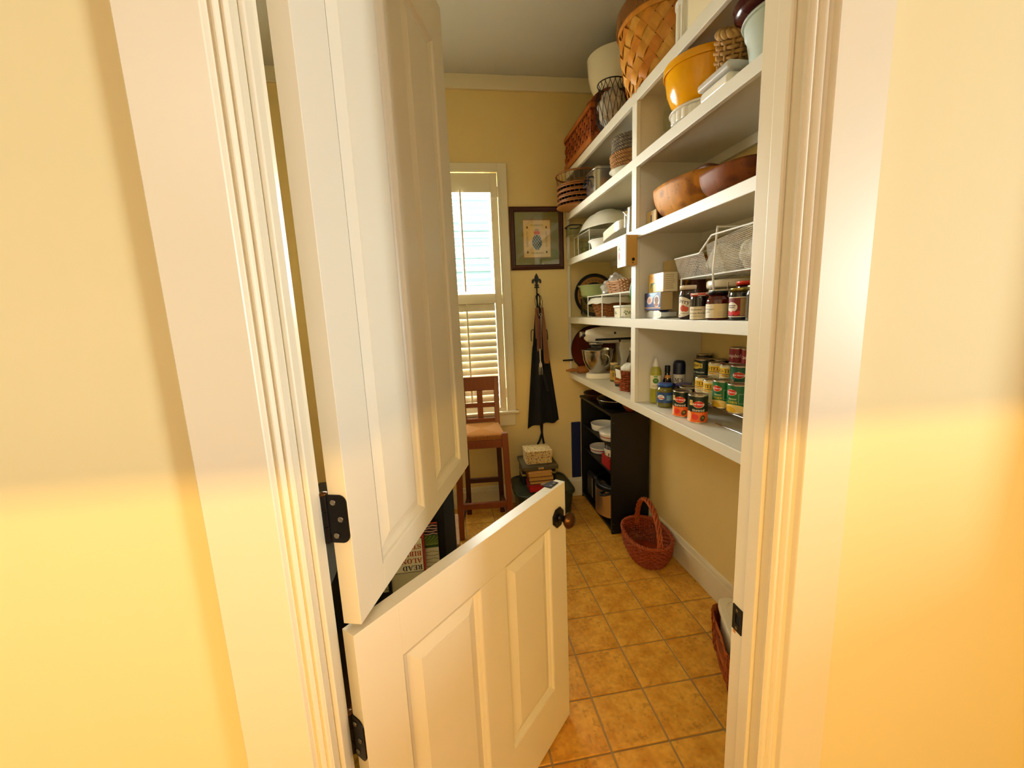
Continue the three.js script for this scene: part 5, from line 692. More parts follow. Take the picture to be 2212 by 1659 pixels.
// ---------- counter shelf, left bay ----------
{
  const y = S.ct, wm = mat(0xeee8da, { roughness: 0.14 }), m = thing('stand_mixer', 'white tilt-head stand mixer with a steel bowl, behind the small jars', 'mixer', [1.075, y, -2.70], -0.12);
  // local: head points to -x
  const hs = []; const HN = 22; const P = [], I = [];
  for (let i = 0; i <= HN; i++) { const t = i / HN, x = -0.165 + 0.335 * t, r = 0.070 * Math.pow(Math.sin(Math.PI * (0.10 + 0.80 * t)), 0.42) * (0.92 + 0.12 * t) * (i === 0 || i === HN ? 0.55 : 1); for (let k = 0; k < 32; k++) { const a = 2 * Math.PI * k / 32, [zz, yy] = ring(a, r * 0.93, r * 1.0, 2.5); P.push(x, 0.283 + yy * (yy > 0 ? 1 : 0.72), zz * 0.86); } }
  for (let i = 0; i < HN; i++) for (let k = 0; k < 32; k++) { const a = i * 32 + k, b = i * 32 + (k + 1) % 32, c = a + 32, d = b + 32; I.push(a, c, b, b, c, d); }
  const c0 = P.length / 3; P.push(-0.168, 0.283, 0); P.push(0.172, 0.283, 0); for (let k = 0; k < 32; k++) { I.push(c0, k, (k + 1) % 32); I.push(c0 + 1, HN * 32 + (k + 1) % 32, HN * 32 + k); }
  const hg = new THREE.BufferGeometry(); hg.setAttribute('position', new THREE.Float32BufferAttribute(P, 3)); hg.setIndex(I); hg.computeVertexNormals();
  const hd = part(m, 'mixer_head', hg, wm);
  part(hd, 'trim_band', merge([box(-0.10, 0.172, 0.258, 0.272, -0.0575, 0.0575, 0.004)]), MAT.black, 'black band with slots'); part(hd, 'hub', merge([new THREE.CylinderGeometry(0.02, 0.02, 0.03, 28).rotateZ(Math.PI / 2).translate(-0.178, 0.300, 0)]), MAT.chrome); part(hd, 'hub_knob', new THREE.CylinderGeometry(0.009, 0.009, 0.018, 18).rotateX(Math.PI / 2).translate(-0.172, 0.296, 0.024), MAT.black); part(hd, 'badge', new THREE.CylinderGeometry(0.008, 0.008, 0.004, 20).rotateX(Math.PI / 2).translate(0.03, 0.305, 0.0545), MAT.black); part(hd, 'speed_lever', merge([new THREE.SphereGeometry(0.007, 12, 8).translate(0.06, 0.252, 0.062), poly([[0.06, 0.26, 0.05], [0.06, 0.252, 0.062]], 0.003, false, 6)]), MAT.black);
  part(m, 'beater_shaft', merge([lathe([[0, 0.205], [0.032, 0.205], [0.036, 0.212], [0.036, 0.226], [0.045, 0.228], [0.048, 0.236], [0.048, 0.246], [0, 0.246]], 36).translate(-0.085, 0, 0), cyl(0.012, 0.012, 0.05, 20, false, 0.16).translate(-0.085, 0, 0)]), MAT.chrome);
  part(m, 'column', ext([[0.06, 0.03], [0.158, 0.03], [0.15, 0.14], [0.155, 0.25], [0.07, 0.25], [0.062, 0.2], [0.075, 0.12]], 0.09, 0.012).translate(0, 0, -0.045), wm);
  const BP = (k) => { const q = []; for (let i = 0; i < 96; i++) { const t = 2 * Math.PI * i / 96, x = 0.155 * Math.cos(t), z = (0.072 + 0.026 * (Math.cos(t) < 0 ? -Math.cos(t) : 0)) * Math.sin(t); q.push([x * k - 0.0, z * k]); } return q; };
  part(m, 'mixer_base', ext(BP(1), 0.038, 0.010).rotateX(-Math.PI / 2), wm);
  const bw = part(m, 'mixing_bowl', lathe([[0, 0.05], [0.05, 0.05], [0.052, 0.042], [0.056, 0.042], [0.058, 0.055], [0.082, 0.085], [0.098, 0.13], [0.104, 0.175], [0.105, 0.192], [0.109, 0.194], [0.109, 0.197], [0.104, 0.198], [0.102, 0.176], [0.09, 0.115], [0.06, 0.064], [0, 0.056]], 56).translate(-0.075, 0, 0), MAT.steel, 'brushed steel bowl'); part(bw, 'bowl_handle', tube([[-0.05, 0.17, 0.10], [-0.035, 0.16, 0.135], [-0.03, 0.11, 0.125], [-0.045, 0.085, 0.085]], 0.004, false, 16), MAT.chrome);
  // skillet on edge against the back wall
  const sk = thing('skillet', 'round dark red skillet standing on edge behind the mixer, handle out into the room', 'pan', [1.075, y + 0.176, -3.022]); part(sk, 'pan_body', lathe([[0, -0.012], [0.13, -0.012], [0.165, 0.016], [0.162, 0.018], [0.128, -0.006], [0, -0.006]], 52).rotateX(Math.PI / 2), mat(0x64200f, { roughness: 0.3 })); part(sk, 'rim', new THREE.TorusGeometry(0.166, 0.004, 8, 56).translate(0, 0, 0.016), MAT.black); part(sk, 'handle', box(-0.235, -0.155, -0.085, -0.073, 0.006, 0.02, 0.004), MAT.black);
  const rp = thing('rolling_pin', 'wooden rolling pin poking out past the shelf edge behind the mixer', 'rolling pin', [1.05, y + 0.0275, -2.955]), wd = mat(0xc07a35, { map: grain, roughness: 0.5 }); part(rp, 'roller', cyl(0.027, 0.027, 0.24, 32).rotateZ(Math.PI / 2).translate(0.13, 0, 0), wd);
  for (const s of [-1, 1]) part(rp, 'handle', lathe([[0, 0], [0.008, 0.002], [0.009, 0.02], [0.014, 0.045], [0.011, 0.075], [0.007, 0.088], [0.008, 0.094], [0.005, 0.1], [0, 0.1]], 24).rotateZ(s > 0 ? -Math.PI / 2 : Math.PI / 2).translate(s * 0.112 + 0.01, 0, 0), wd);
  const jt = canvasTex(256, 128, (c) => { c.fillStyle = '#b9923f'; c.fillRect(0, 0, 256, 128); c.fillStyle = '#8a6a28'; c.fillRect(90, 30, 70, 60); c.fillStyle = '#d9c07a'; c.fillRect(20, 20, 50, 8); });
  jarThing('spice_jar', 'tan-labelled jar with a cream lid just right of the mixer bowl', 'jar', [1.045, y, -2.530], 0.027, 0.122, { body: jam(0x5a4d1c), lidMat: mat(0xd9c08a, { roughness: 0.4 }), labelTex: jt, l0: 0.12, l1: 0.62, neck: 0.86 });
  jarThing('spice_jar', 'dark narrow jar with a yellow label right of the tan-labelled jar', 'jar', [1.032, y, -2.445], 0.021, 0.117, { body: jam(0x2a2008), lidMat: mat(0xb7a35a, { roughness: 0.3 }), labelTex: canvasTex(64, 64, (c) => { c.fillStyle = '#c9a928'; c.fillRect(0, 0, 64, 64); c.fillStyle = '#6a5208'; c.fillRect(10, 12, 44, 6); }), l0: 0.14, l1: 0.7, neck: 0.8 });
  jarThing('spice_jar', 'brown jar with an orange label in front of the white-lined basket', 'jar', [1.005, y, -2.365], 0.023, 0.10, { body: jam(0x1a0c06), lidMat: MAT.black, labelTex: canvasTex(64, 64, (c) => { c.fillStyle = '#a1501c'; c.fillRect(0, 0, 64, 64); c.fillStyle = '#e0c080'; c.fillRect(8, 40, 48, 6); }), l0: 0.2, l1: 0.66 });
  const sy = thing('syrup_jug', 'clear syrup bottle with a white cap behind the jars by the mixer', 'bottle', [1.185, y, -2.64 + 0.06]); part(sy, 'bottle_body', lathe([[0, 0], [0.034, 0], [0.037, 0.01], [0.037, 0.085], [0.03, 0.125], [0.015, 0.165], [0.013, 0.19], [0, 0.19]], 36), jam(0x3a1a10)); part(sy, 'cap', cyl(0.015, 0.014, 0.022, 24, false, 0.19), MAT.white);
  const bk = thing('crochet_basket', 'small rust crochet basket with a white cloth beside the divider', 'basket', [1.02, y, -2.225]); wicker(bk, { a: 0.066, b: 0.066, a0: 0.05, b0: 0.05, h: 0.11, rows: 8, stakes: 14, r: 0.0075, m: wick(0xa8501f, { roughness: 0.9 }), rimR: 0.01 });
  { const g = new THREE.SphereGeometry(0.058, 28, 16).scale(1, 0.55, 1), p = g.attributes.position; for (let i = 0; i < p.count; i++) { const v = V().fromBufferAttribute(p, i); v.y += 0.006 * Math.sin(v.x * 130) * Math.cos(v.z * 110); p.setXYZ(i, v.x, v.y, v.z); } g.computeVertexNormals(); part(bk, 'cloth', g, mat(0xe9e6dd, { roughness: 0.9 }), 'white cloth bundle', [0, 0.125, 0]); part(bk, 'cloth_tail', box(-0.004, 0.004, 0.075, 0.125, -0.03, 0.03, 0.003), mat(0xe9e6dd, { roughness: 0.9 }), null, [-0.066, 0, 0.0], [0, 0, 0.1]); }
  const gc = thing('black_carton', 'tall black carton with a green top, tight against the divider', 'box', [0.995, y, -2.065]); part(gc, 'box_body', cbox(0.07, 0.155, 0.08, 0.002, 0), mat(0x0e1512, { roughness: 0.5 })); part(gc, 'box_top', ext([[-0.035, 0.155], [0.035, 0.155], [0.018, 0.20], [-0.018, 0.20]], 0.08).translate(0, 0, -0.04), mat(0x5f8a3c, { roughness: 0.5 }));
}
// ================= back wall =================
{ // framed sampler
  const art = canvasTex(512, 660, (c, w, h) => {
    c.fillStyle = '#e0c48a'; c.fillRect(0, 0, w, h); const T = '#7d6a24';
    wrapText(c, 'FRIENDSHIP', 256, 92, 'bold 40px monospace', T); wrapText(c, 'FRIENDSHIP', 256, 580, 'bold 40px monospace', T);
    for (const [x, r] of [[78, -1], [434, -1]]) { c.save(); c.translate(x, 336); c.rotate(r * Math.PI / 2); wrapText(c, 'HOSPITALITY', 0, 0, 'bold 42px monospace', T); c.restore(); }
    for (const [x, y] of [[78, 130], [434, 130], [78, 566], [434, 566]]) { c.fillStyle = '#3a1810'; c.beginPath(); c.ellipse(x, y, 15, 18, 0, 0, 7); c.fill(); c.fillRect(x - 3, y - 34, 6, 20); }
    c.fillStyle = '#d5542c'; for (let i = -2; i <= 2; i++) { c.beginPath(); c.ellipse(256 + i * 21, 218 + Math.abs(i) * 4, 12, 34, i * 0.12, 0, 7); c.fill(); } c.fillStyle = '#8a4a20'; for (let i = -1; i <= 1; i++) { c.beginPath(); c.ellipse(256 + i * 24, 168 + Math.abs(i) * 6, 6, 20, i * 0.25, 0, 7); c.fill(); }
    c.fillStyle = '#b9c2bd'; c.beginPath(); c.ellipse(256, 388, 92, 132, 0, 0, 7); c.fill(); c.save(); c.beginPath(); c.ellipse(256, 388, 90, 130, 0, 0, 7); c.clip(); c.fillStyle = '#1c241d';
    for (let j = 0; j < 9; j++) for (let i = -3; i <= 3; i++) { const x = 256 + i * 48 + (j % 2 ? 24 : 0), y = 280 + j * 31; c.beginPath(); c.moveTo(x - 19, y); c.arc(x, y, 19, Math.PI, 0); c.lineTo(x, y + 24); c.fill(); } c.restore(); c.fillStyle = '#8a6a28'; c.fillRect(210, 520, 92, 8);
  });
  const f = thing('framed_sampler', 'dark wood framed pineapple sampler with a green mat, hung beside the window', 'picture', [0.681, 1.987, ZB + 0.002]);
  const w = 0.39, h = 0.432, t = 0.036, fm = mat(0x4a1f12, { map: rep(grain, 5, 2), roughness: 0.35 });
  const sec = [[0, 0], [0, 0.012], [0.006, 0.018], [0.014, 0.022], [0.02, 0.019], [0.026, 0.020], [0.032, 0.015], [t, 0.009], [t, 0]];
  const rail = (L) => { const pos = []; const N = sec.length; for (let i = 0; i + 1 < N; i++) { const [a, d] = sec[i], [b, e] = sec[i + 1]; const A = [-L / 2 + a, a, d], B = [L / 2 - a, a, d], C = [L / 2 - b, b, e], D = [-L / 2 + b, b, e]; pos.push(...A, ...B, ...C, ...A, ...C, ...D); } const g = new THREE.BufferGeometry(); g.setAttribute('position', new THREE.Float32BufferAttribute(pos, 3)); g.computeVertexNormals(); return wuv(g); };
  for (const [L, r, x, y] of [[w, 0, 0, -h / 2], [w, Math.PI, 0, h / 2], [h, Math.PI / 2, w / 2, 0], [h, -Math.PI / 2, -w / 2, 0]]) part(f, 'frame_side', rail(L), fm, null, [x, y, 0], [0, 0, r]);
  part(f, 'backing', box(-w / 2 + 0.004, w / 2 - 0.004, -h / 2 + 0.004, h / 2 - 0.004, 0, 0.004), MAT.black);
  const P = new THREE.Shape([[-w / 2 + t - 0.002, -h / 2 + t - 0.002], [w / 2 - t + 0.002, -h / 2 + t - 0.002], [w / 2 - t + 0.002, h / 2 - t + 0.002], [-w / 2 + t - 0.002, h / 2 - t + 0.002]].map((v) => new THREE.Vector2(...v))); P.holes.push(new THREE.Path([[-0.103, -0.134], [0.103, -0.134], [0.103, 0.130], [-0.103, 0.130]].map((v) => new THREE.Vector2(...v))));
  part(f, 'mat_board', new THREE.ExtrudeGeometry(P, { depth: 0.0025, bevelEnabled: false }).translate(0, 0, 0.0055), mat(0x8c8648, { roughness: 0.8, map: mott }), 'olive green mat board');
  const fil = new THREE.Shape([[-0.104, -0.135], [0.104, -0.135], [0.104, 0.131], [-0.104, 0.131]].map((v) => new THREE.Vector2(...v))); fil.holes.push(new THREE.Path([[-0.098, -0.129], [0.098, -0.129], [0.098, 0.125], [-0.098, 0.125]].map((v) => new THREE.Vector2(...v)))); part(f, 'fillet', new THREE.ExtrudeGeometry(fil, { depth: 0.002, bevelEnabled: false }).translate(0, 0, 0.0052), mat(0x9a5d1e, { roughness: 0.4 }));
  part(f, 'sampler', new THREE.PlaneGeometry(0.2, 0.258).translate(0, -0.002, 0.0048), mat(0xffffff, { map: art, roughness: 0.85 }));
  part(f, 'glazing', box(-w / 2 + t - 0.004, w / 2 - t + 0.004, -h / 2 + t - 0.004, h / 2 - t + 0.004, 0.0092, 0.0102), glassMat(0xffffff, { roughness: 0.01 }));
}
{ // wrought iron hook
  const k = thing('wall_hook', 'black iron wall hook with a fleur-de-lis top, under the framed sampler', 'hook', [0.668, 1.32, ZB + 0.002]);
  const s = new THREE.Shape(); s.moveTo(-0.006, 0.335); s.lineTo(-0.007, 0.36); s.bezierCurveTo(-0.012, 0.375, -0.022, 0.378, -0.023, 0.365); s.bezierCurveTo(-0.024, 0.352, -0.034, 0.352, -0.034, 0.367); s.bezierCurveTo(-0.034, 0.388, -0.014, 0.392, -0.011, 0.376); s.bezierCurveTo(-0.02, 0.395, -0.008, 0.41, 0, 0.425); s.bezierCurveTo(0.008, 0.41, 0.02, 0.395, 0.011, 0.376); s.bezierCurveTo(0.014, 0.392, 0.034, 0.388, 0.034, 0.367); s.bezierCurveTo(0.034, 0.352, 0.024, 0.352, 0.023, 0.365); s.bezierCurveTo(0.022, 0.378, 0.012, 0.375, 0.007, 0.36); s.lineTo(0.006, 0.335);
  part(k, 'finial', new THREE.ExtrudeGeometry(s, { depth: 0.006, bevelEnabled: true, bevelSize: 0.001, bevelThickness: 0.002, bevelSegments: 2, curveSegments: 10 }).translate(0, 0, 0.002), MAT.black);
  part(k, 'collar', merge([box(-0.016, 0.016, 0.338, 0.346, 0, 0.012, 0.003), box(-0.018, 0.018, 0.322, 0.331, 0, 0.012, 0.003)]), MAT.black); part(k, 'backbar', box(-0.005, 0.005, -0.03, 0.335, 0.001, 0.008, 0.002), MAT.black);
  part(k, 'hook', tube([[0, 0.02, 0.008], [-0.045, 0.022, 0.03], [-0.06, 0.012, 0.045], [-0.063, -0.02, 0.048], [-0.063, -0.06, 0.046]], 0.0028, false, 24), MAT.black); part(k, 'hook', tube([[0, 0.02, 0.008], [0.045, 0.022, 0.03], [0.057, 0.012, 0.045], [0.06, -0.02, 0.048], [0.062, -0.055, 0.046]], 0.0028, false, 24), MAT.black); part(k, 'hook', tube([[0, 0.27, 0.006], [0.0, 0.262, 0.03], [0, 0.275, 0.042]], 0.003, false, 12), MAT.black);
}
{ // apron: cloth gathered at the top, folds widening downwards
  const a = thing('apron', 'black cloth apron hanging in a narrow cone from the iron hook', 'apron', [0.668, 0, ZB]);
  const NU = 60, NV = 34, P = [], I = [];
  const yT = 1.50, edge = (u) => 0.595 + 0.06 * u + 0.012 * Math.sin(u * 5);
  for (let side = 0; side < 2; side++) for (let j = 0; j <= NV; j++) for (let i = 0; i <= NU; i++) { const u = i / NU, t = j / NV, yB = edge(u), y = yT + (yB - yT) * t, xl = -0.018 - 0.093 * t ** 0.85 * (t < 0.3 ? 0.9 : 1), xr = 0.022 + 0.118 * t ** 0.95, fold = (0.006 + 0.016 * t) * Math.cos(u * 15 + 0.8 * t) * (0.6 + 0.4 * Math.sin(u * Math.PI)) + 0.045 * Math.sin(u * Math.PI) * (1 - 0.35 * t); P.push(xl + (xr - xl) * u, y, 0.03 + fold - side * 0.004); }
  const n = (NU + 1) * (NV + 1); for (let s = 0; s < 2; s++) for (let j = 0; j < NV; j++) for (let i = 0; i < NU; i++) { const q = s * n + j * (NU + 1) + i, b = q + 1, c = q + NU + 1, d = c + 1; s ? I.push(q, b, c, b, d, c) : I.push(q, c, b, b, c, d); }
  const g = new THREE.BufferGeometry(); g.setAttribute('position', new THREE.Float32BufferAttribute(P, 3)); g.setIndex(I); g.computeVertexNormals(); part(a, 'apron_cloth', g, mat(0x0a0a0e, { roughness: 0.95, side: THREE.DoubleSide }));
  part(a, 'neck_loop', tube([[0, 1.50, 0.05], [-0.012, 1.57, 0.04], [0, 1.60, 0.03], [0.014, 1.57, 0.04], [0.006, 1.50, 0.05]], 0.004, false, 24, 6), MAT.blackMatte);
  const nz = (pts) => strip(pts, 0.016, 0.003, () => [0.2, 0, 1]); part(a, 'apron_tie', nz([[0.006, 0.72, 0.03], [0.004, 0.62, 0.028], [0.0, 0.55, 0.03], [-0.02, 0.50, 0.04], [-0.05, 0.455, 0.055]]), MAT.blackMatte); part(a, 'apron_tie', nz([[-0.008, 0.72, 0.03], [-0.006, 0.62, 0.03], [0.002, 0.53, 0.034], [0.010, 0.47, 0.04], [0.016, 0.44, 0.05]]), MAT.blackMatte); part(a, 'apron_tie', nz([[0.012, 1.02, 0.095], [0.03, 0.93, 0.10], [0.045, 0.885, 0.095]]), mat(0x1a1a18, { roughness: 0.9 }));
}
{ // utensils over the apron
  const wood = mat(0x8f5a20, { map: rep(grain, 2, 1), roughness: 0.5 }), wood2 = mat(0x6a3012, { map: rep(grain, 2, 1), roughness: 0.45 });
  const th = (o, y) => part(o, 'thong', tube([[0, y, 0], [-0.012, y + 0.05, -0.006], [0, y + 0.09, -0.014], [0.012, y + 0.05, -0.006], [0.002, y, 0]], 0.0022, false, 24, 6), MAT.blackMatte);
  const s1 = thing('wooden_spatula', 'long flat wooden spatula hanging over the apron', 'spatula', [0.700, 1.10, ZB + 0.118]); part(s1, 'blade', ext([[-0.022, 0], [-0.026, 0.02], [-0.02, 0.2], [-0.014, 0.4], [0.014, 0.4], [0.026, 0.2], [0.030, 0.02], [0.024, -0.004]], 0.008, 0.002), wood); th(s1, 0.395); s1.rotation.z = 0.06; s1.scale.x = 0.72;
  const s2 = thing('wooden_paddle', 'shorter wooden paddle hanging at the left of the utensils', 'paddle', [0.640, 1.28, ZB + 0.112]); part(s2, 'blade', ext([[-0.018, 0.0], [-0.02, 0.1], [-0.016, 0.22], [0.016, 0.22], [0.020, 0.1], [0.016, 0.0]], 0.008, 0.002), wood); part(s2, 'handle', box(-0.008, 0.008, -0.09, 0.0, 0.001, 0.007, 0.003), wood); th(s2, 0.215); s2.scale.x = 0.8;
  const fk = thing('grill_fork', 'grill fork with a dark handle and steel tines in front of the apron', 'fork', [0.652, 1.02, ZB + 0.128]); part(fk, 'handle', lathe([[0, 0.19], [0.011, 0.195], [0.013, 0.25], [0.011, 0.36], [0.008, 0.40], [0, 0.405]], 20), wood2); part(fk, 'shank', merge([cyl(0.0045, 0.007, 0.09, 16, false, 0.10)]), MAT.chrome); part(fk, 'tines', merge([ext([[-0.012, 0.075], [-0.011, 0.055], [0.011, 0.055], [0.012, 0.075], [0.006, 0.09], [0.004, 0.105], [-0.004, 0.105], [-0.006, 0.09]], 0.003).translate(0, 0, -0.0015), ...[-0.0105, 0, 0.0105].map((x) => tube([[x, 0.058, 0], [x * 1.15, 0.03, 0.002], [x * 1.1, 0.0, 0.0]], 0.0024, false, 8, 6))]), MAT.chrome); th(fk, 0.40);
  const sl = thing('steel_skewer', 'thin steel skewer hanging among the wooden utensils', 'skewer', [0.663, 1.20, ZB + 0.134]); part(sl, 'skewer', merge([cyl(0.0016, 0.0022, 0.24, 8), new THREE.TorusGeometry(0.009, 0.002, 6, 18).translate(0, 0.25, 0)]), MAT.chrome);
}
// ================= floor, far end =================
{ // counter stool
  const c = thing('counter_stool', 'dark reddish wooden counter stool with a woven rush seat, in front of the window', 'stool', [0.185, 0, -2.752], -0.08), m = MAT.cherry, md = MAT.cherryDark;
  const hw = 0.156, bw = 0.128, hd = 0.160, L = (x0, y0, z0, x1, y1, z1, w, mm, nm) => { const a = V(x0, y0, z0), b = V(x1, y1, z1), d = b.clone().sub(a), g = new RoundedBoxGeometry(w, d.length(), w, 2, 0.004); g.applyQuaternion(new THREE.Quaternion().setFromUnitVectors(V(0, 1, 0), d.normalize())); g.translate(...a.add(b).multiplyScalar(0.5).toArray()); return part(c, nm, wuv(g), mm); };
  for (const s of [-1, 1]) { L(s * (hw + 0.012), 0, hd + 0.012, s * (hw - 0.005), 0.712, hd - 0.006, 0.040, m, 'leg'); L(s * (bw - 0.004), 0, -hd - 0.02, s * (bw - 0.012), 0.70, -hd, 0.036, md, 'leg'); L(s * (bw - 0.012), 0.69, -hd, s * (bw - 0.006), 1.03, -hd - 0.05, 0.034, m, 'back_post'); }
  part(c, 'front_rail', box(-hw + 0.01, hw - 0.01, 0.615, 0.668, hd - 0.018, hd + 0.004, 0.003), m); part(c, 'rear_rail', box(-bw + 0.01, bw - 0.01, 0.625, 0.668, -hd - 0.010, -hd + 0.008, 0.003), md); for (const s of [-1, 1]) part(c, 'side_rail', box(-0.01, 0.01, 0.62, 0.668, -hd, hd, 0.003), m, null, [s * (hw + bw - 0.02) / 2, 0, 0], [0, s * 0.085, 0]);
  part(c, 'front_rung', box(-hw, hw, 0.205, 0.245, hd - 0.008, hd + 0.016, 0.004), m); part(c, 'rear_rung', box(-bw, bw, 0.245, 0.28, -hd - 0.022, -hd + 0.0, 0.004), md); for (const s of [-1, 1]) part(c, 'side_rung', box(-0.011, 0.011, 0.11, 0.145, -hd, hd, 0.004), md, null, [s * (hw + bw) / 2, 0, 0], [0, s * 0.09, 0]);
  // rush seat: strands in four wedges
  const g = [], N = 26, W2 = hw - 0.004, D2 = hd - 0.004; for (let i = 0; i < N; i++) { const t = (i + 0.5) / N; for (const [ax, s] of [['x', 1], ['x', -1], ['z', 1], ['z', -1]]) { const e = t; if (ax === 'x') { const z = s * D2 * t, x = W2 * e; g.push(poly([[-x, 0.700 + 0.004 * (1 - t), z], [x, 0.700 + 0.004 * (1 - t), z]], D2 / N * 0.56, false, 5)); } else { const x = s * W2 * t, z = D2 * e; g.push(poly([[x, 0.700 + 0.004 * (1 - t), -z], [x, 0.700 + 0.004 * (1 - t), z]], W2 / N * 0.56, false, 5)); } } }
  const seat = part(c, 'seat', box(-W2, W2, 0.668, 0.702, -D2, D2, 0.014), mat(0xb87430, { roughness: 0.8, map: rep(grain, 3, 10) }), 'woven rush seat'); stuff(part(seat, 'rush_strands', merge(g), mat(0xc48a44, { roughness: 0.8 })));
  const taper = (q) => { const p = q.attributes.position; for (let k = 0; k < p.count; k++) { const z = p.getZ(k), f = (z + D2) / (2 * D2); p.setX(k, p.getX(k) * ((bw - 0.004) / W2 + (1 - (bw - 0.004) / W2) * Math.min(1, f))); } };
  c.children.filter((o) => o.name === 'seat').forEach((o) => { taper(o.geometry); o.children.forEach((k) => taper(k.geometry)); });
  const fr = []; for (let i = 0; i < 44; i++) { const x = -W2 + 2 * W2 * (i + 0.5) / 44; fr.push(poly([[x, 0.702, D2 - 0.012], [x, 0.694, D2 + 0.0045], [x, 0.672, D2 + 0.004]], W2 / 44 * 0.95, false, 5)); } stuff(part(seat, 'rush_front', merge(fr), mat(0xa9662a, { roughness: 0.8 })));
  const tz = (y) => -hd - 0.05 * (y - 0.69) / 0.34; part(c, 'back_rail', box(-bw + 0.004, bw - 0.004, 0.93, 1.032, tz(0.98) - 0.010, tz(0.98) + 0.010, 0.004), m, null, null, null); part(c, 'back_slat', box(-bw + 0.02, bw - 0.02, 0.812, 0.845, tz(0.83) - 0.008, tz(0.83) + 0.008, 0.003), m); part(c, 'back_slat', box(-bw + 0.02, bw - 0.02, 0.705, 0.735, tz(0.72) - 0.008, tz(0.72) + 0.008, 0.003), m); part(c, 'back_splat', box(-0.020, 0.020, 0.73, 0.935, tz(0.84) - 0.008, tz(0.84) + 0.008, 0.003), m);
}
{ // stacked boxes under the apron
  const gm = mat(0x2b3320, { roughness: 0.35 }), t = thing('storage_tote', 'dark green lidded plastic tote on the floor under the hanging apron', 'tote', [0.615, 0, -2.85]); t.scale.y = 0.905;
  const P = (w, d, n = 6) => { const q = []; for (let i = 0; i < 56; i++) q.push(ring(2 * Math.PI * i / 56, w / 2, d / 2, n)); return q; };
  { const a = P(0.37, 0.33), b = P(0.405, 0.375), pos = [], idx = []; for (const [q, y] of [[a, 0.0], [b, 0.225]]) q.forEach(([x, z]) => pos.push(x, y, z)); for (let i = 0; i < 56; i++) { const j = (i + 1) % 56; idx.push(i, 56 + i, j, j, 56 + i, 56 + j); } const c = pos.length / 3; pos.push(0, 0, 0); for (let i = 0; i < 56; i++) idx.push(c, i, (i + 1) % 56); const g = new THREE.BufferGeometry(); g.setAttribute('position', new THREE.Float32BufferAttribute(pos, 3)); g.setIndex(idx); g.computeVertexNormals(); part(t, 'tote_body', g, gm); part(t, 'rib', box(-0.12, 0.12, 0.10, 0.108, 0.165, 0.186, 0.002), gm); }
  const ld = part(t, 'tote_lid', ext(P(0.43, 0.395), 0.022, 0.006).rotateX(-Math.PI / 2).translate(0, 0.222, 0), gm); part(ld, 'lid_ridge', merge([new THREE.ExtrudeGeometry((() => { const s = new THREE.Shape(P(0.41, 0.375).map((v) => new THREE.Vector2(...v))); s.holes.push(new THREE.Path(P(0.385, 0.35).map((v) => new THREE.Vector2(...v)))); return s; })(), { depth: 0.006, bevelEnabled: false }).rotateX(-Math.PI / 2).translate(0, 0.243, 0)]), gm); for (const s of [-1, 1]) part(t, 'tote_handle', box(-0.012, 0.012, 0.205, 0.232, -0.06, 0.06, 0.005), gm, null, [s * 0.205, 0, 0]);
  const Y0 = 0.2265;
  const rb = thing('red_box', 'red cardboard box under the books on the green tote', 'box', [0.588, Y0, -2.765]); part(rb, 'box_body', cbox(0.18, 0.04, 0.13, 0.003, 0), mat(0xb0121a, { roughness: 0.4 })); part(rb, 'box_lid', cbox(0.186, 0.018, 0.136, 0.003, 0.036), mat(0xa30f18, { roughness: 0.4 }));
  const book = (l, y, w, d, hh, cov, x) => { const o = thing('book', l, 'book', [x, y, -2.765]); part(o, 'cover', merge([box(-w / 2, w / 2, 0, 0.003, -d / 2, d / 2, 0.001), box(-w / 2, w / 2, hh - 0.003, hh, -d / 2, d / 2, 0.001), box(-w / 2, -w / 2 + 0.003, 0, hh, -d / 2, d / 2, 0.001)]), cov); part(o, 'pages', box(-w / 2 + 0.004, w / 2 - 0.004, 0.0032, hh - 0.0032, -d / 2 + 0.002, d / 2 - 0.004), mat(0xd9a95a, { roughness: 0.9, map: rep(grain, 40, 2) })); };
  book('dark-covered thick book lying on the red box', Y0 + 0.0545, 0.176, 0.125, 0.024, mat(0x2a140c), 0.586); book('tan book second down the little stack on the green tote', Y0 + 0.079, 0.178, 0.13, 0.03, mat(0x6a3a18), 0.582); book('top book of the little stack, orange-tan cover', Y0 + 0.1095, 0.17, 0.125, 0.03, mat(0xb57a2c), 0.578);
  const nb = thing('navy_box', 'dark navy box behind the little book stack on the tote', 'box', [0.60, Y0, -2.93]); part(nb, 'box_body', cbox(0.25, 0.118, 0.14, 0.003, 0), mat(0x0d1226, { roughness: 0.4 })); part(nb, 'box_band', box(-0.1255, 0.1255, 0.06, 0.074, -0.0705, 0.0705), mat(0xb19a52, { roughness: 0.5 }));
  const gbx = thing('grey_case', 'flat mottled grey case under the floral box', 'case', [0.59, Y0 + 0.1405, -2.872]); part(gbx, 'case_body', cbox(0.255, 0.03, 0.26, 0.006, 0), mat(0x5c5234, { roughness: 0.5, map: mott })); part(gbx, 'case_clasp', box(-0.02, 0.02, 0.006, 0.022, 0.129, 0.133, 0.001), MAT.chrome);
